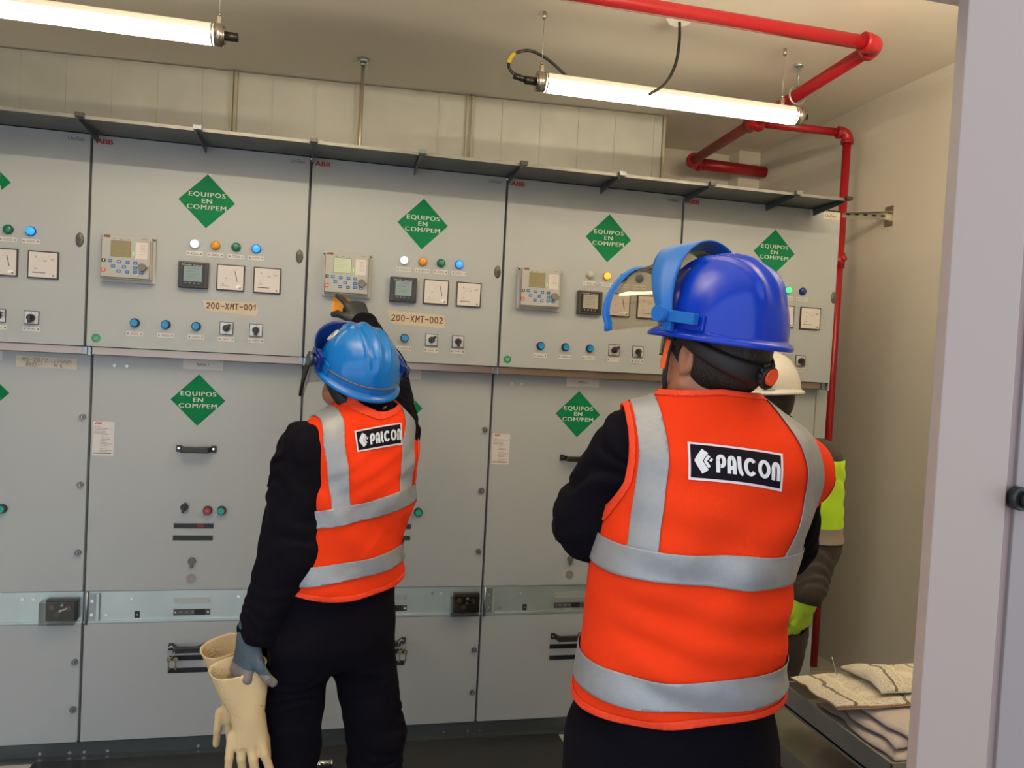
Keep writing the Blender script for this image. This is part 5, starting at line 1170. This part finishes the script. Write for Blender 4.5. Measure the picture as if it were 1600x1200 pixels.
bar = mathn('LESS_THAN', mathn('ABSOLUTE', mathn('SUBTRACT', mathn('FRACT', mathn('ADD', mathn('MULTIPLY', U, 4.0), mathn('MULTIPLY', nb.outputs['Fac'], .35))), .5)), .035)
mixf = mathn('MAXIMUM', mathn('MULTIPLY', txt, .5), mathn('MULTIPLY', bar, .85))
mx = nt.nodes.new('ShaderNodeMix'); mx.data_type = 'RGBA'; nt.links.new(mixf, mx.inputs[0]); mx.inputs[6].default_value = (.80, .76, .64, 1); mx.inputs[7].default_value = (.06, .05, .04, 1)
nt.links.new(mx.outputs[2], bs.inputs['Base Color'])
CLOTHG = mat('wrapped_cloth', (.55, .50, .48), .9, bump=.3, bscale=60); PEACH = mat('printed_edge', (.45, .22, .14), .7)
def sheetmesh(name, x0, x1, y0, y1, zf, m, th, loc, label, cat, group=None, nx=60, ny=44, edge=.004, edgem=None, wob=.006):
    b = B(); bm = b.bm; uv = bm.loops.layers.uv.new('UVMap'); rs = np.random.RandomState(abs(hash(name)) % 999 if False else len(label)); gx, gy = np.meshgrid(np.linspace(0, 1, nx), np.linspace(0, 1, ny), indexing='ij')
    top, bot = [], []
    for i in range(nx):
        r1_, r2_ = [], []
        for j in range(ny):
            u, v_ = i / (nx - 1), j / (ny - 1); X = x0 + (x1 - x0) * u + wob * float(noise(A([u * 3.]), A([v_ * 6.]), A([1.7]), 1, len(label))[0]); Y = y0 + (y1 - y0) * v_ + wob * float(noise(A([u * 6.]), A([v_ * 3.]), A([5.7]), 1, len(label))[0])
            e = min(u, 1 - u, v_ * .7, (1 - v_) * .7) ; rnd_ = min(1, e / .05) ** .5
            Z = zf(u, v_); bz, tz = Z if isinstance(Z, tuple) else (Z - th, Z); mid = (bz + tz) / 2
            r1_.append(bm.verts.new((X, Y, mid + (tz - mid) * (.25 + .75 * rnd_)))); r2_.append(bm.verts.new((X, Y, mid + (bz - mid) * (.25 + .75 * rnd_))))
        top.append(r1_); bot.append(r2_)
    mi_ = b.mi(m); me_ = b.mi(edgem) if edgem else mi_
    for i in range(nx - 1):
        for j in range(ny - 1):
            f = bm.faces.new([top[i][j], top[i + 1][j], top[i + 1][j + 1], top[i][j + 1]]); f.material_index = mi_; f.smooth = True
            for lp, (a_, c_) in zip(f.loops, ((i, j), (i + 1, j), (i + 1, j + 1), (i, j + 1))): lp[uv].uv = (a_ / (nx - 1), c_ / (ny - 1))
            f = bm.faces.new([bot[i][j], bot[i][j + 1], bot[i + 1][j + 1], bot[i + 1][j]]); f.material_index = mi_; f.smooth = True
    per = [(i, 0) for i in range(nx)] + [(nx - 1, j) for j in range(1, ny)] + [(i, ny - 1) for i in range(nx - 2, -1, -1)] + [(0, j) for j in range(ny - 2, 0, -1)]
    for k in range(len(per)):
        (a_, c_), (d_, e_) = per[k], per[(k + 1) % len(per)]; f = bm.faces.new([top[a_][c_], bot[a_][c_], bot[d_][e_], top[d_][e_]]); f.material_index = me_; f.smooth = True
    return tag(b.build(name, loc=loc), label, cat, group)
def nz1(x, y, s_=0): return float(noise(A([x]), A([y]), A([.3]), 1, s_)[0])
zb = TZ - .0495
X0, Y0 = tx, ty0
NMS = ['crumpled pale paper bundle at the bottom of the pile on the trolley', 'crumpled pale paper bundle, second from the bottom of the pile on the trolley', 'crumpled pale paper bundle, third from the bottom of the pile on the trolley', 'crumpled pale paper bundle directly under the folded newspaper']
for k in range(4):
    hh_ = .017; z0 = zb + k * (hh_ + .0015)
    sheetmesh('folded_paper', .030 + .020 * k, .60, .050 - .012 * (k % 2) + .01 * k, .34, lambda u, v_, z0=z0, k=k: (z0, z0 + hh_ + 0 * nz1(u * 3, v_ * 3, k)), CLOTHG, .012, (X0, Y0, 0), NMS[k], 'paper', 'papers piled on the trolley', nx=40, ny=24, wob=.03)
zt = zb + 4 * .0185 + .001
pa = atZ(1296, 1114, zt); pb = atZ(1243, 1062, zt)
sheetmesh('newspaper', float(pa[0] + pb[0]) / 2 - X0, .60, float(pa[1]) - Y0, float(pb[1]) - Y0, lambda u, v_: (zt, zt + .018 + .012 * nz1(u * 4, v_ * 5, 3) + .006 * nz1(u * 11, v_ * 9, 7)), NEWS, .01, (X0, Y0, 0), 'folded newspaper with printed columns lying on top of the pile on the trolley', 'newspaper', edgem=PEACH, wob=.014)
zt2 = zt + .024; pc_ = atZ(1342, 1062, zt2)
sheetmesh('newspaper', float(pc_[0]) - X0, .60, float(pb[1]) - Y0 - .16, float(pb[1]) - Y0, lambda u, v_: (zt2 + .002 * u, zt2 + .010 + .026 * math.sin(PI * min(1, v_ * 1.1)) * (1 - .6 * u) + .014 * nz1(u * 5, v_ * 4, 5) + .008 * nz1(u * 12, v_ * 8, 2)), NEWS, .01, (X0, Y0, 0), 'raised newspaper fold on the far side of the pile by the wall', 'newspaper', nx=44, ny=26, wob=.02)
st_ = atZ(1300, 1050, zt + .018)
b = B(); b.tube([Vector(v_) for v_ in ((0, 0, 0), (-.005, .004, .02), (-.012, .008, .045))], .0012, mat('straw', (.45, .42, .34), .7), n=6)
tag(b.build('string_end', loc=(float(st_[0]), float(st_[1]) - .02, zt + .0175)), 'thin pale string end sticking up from the folded newspaper', 'string')
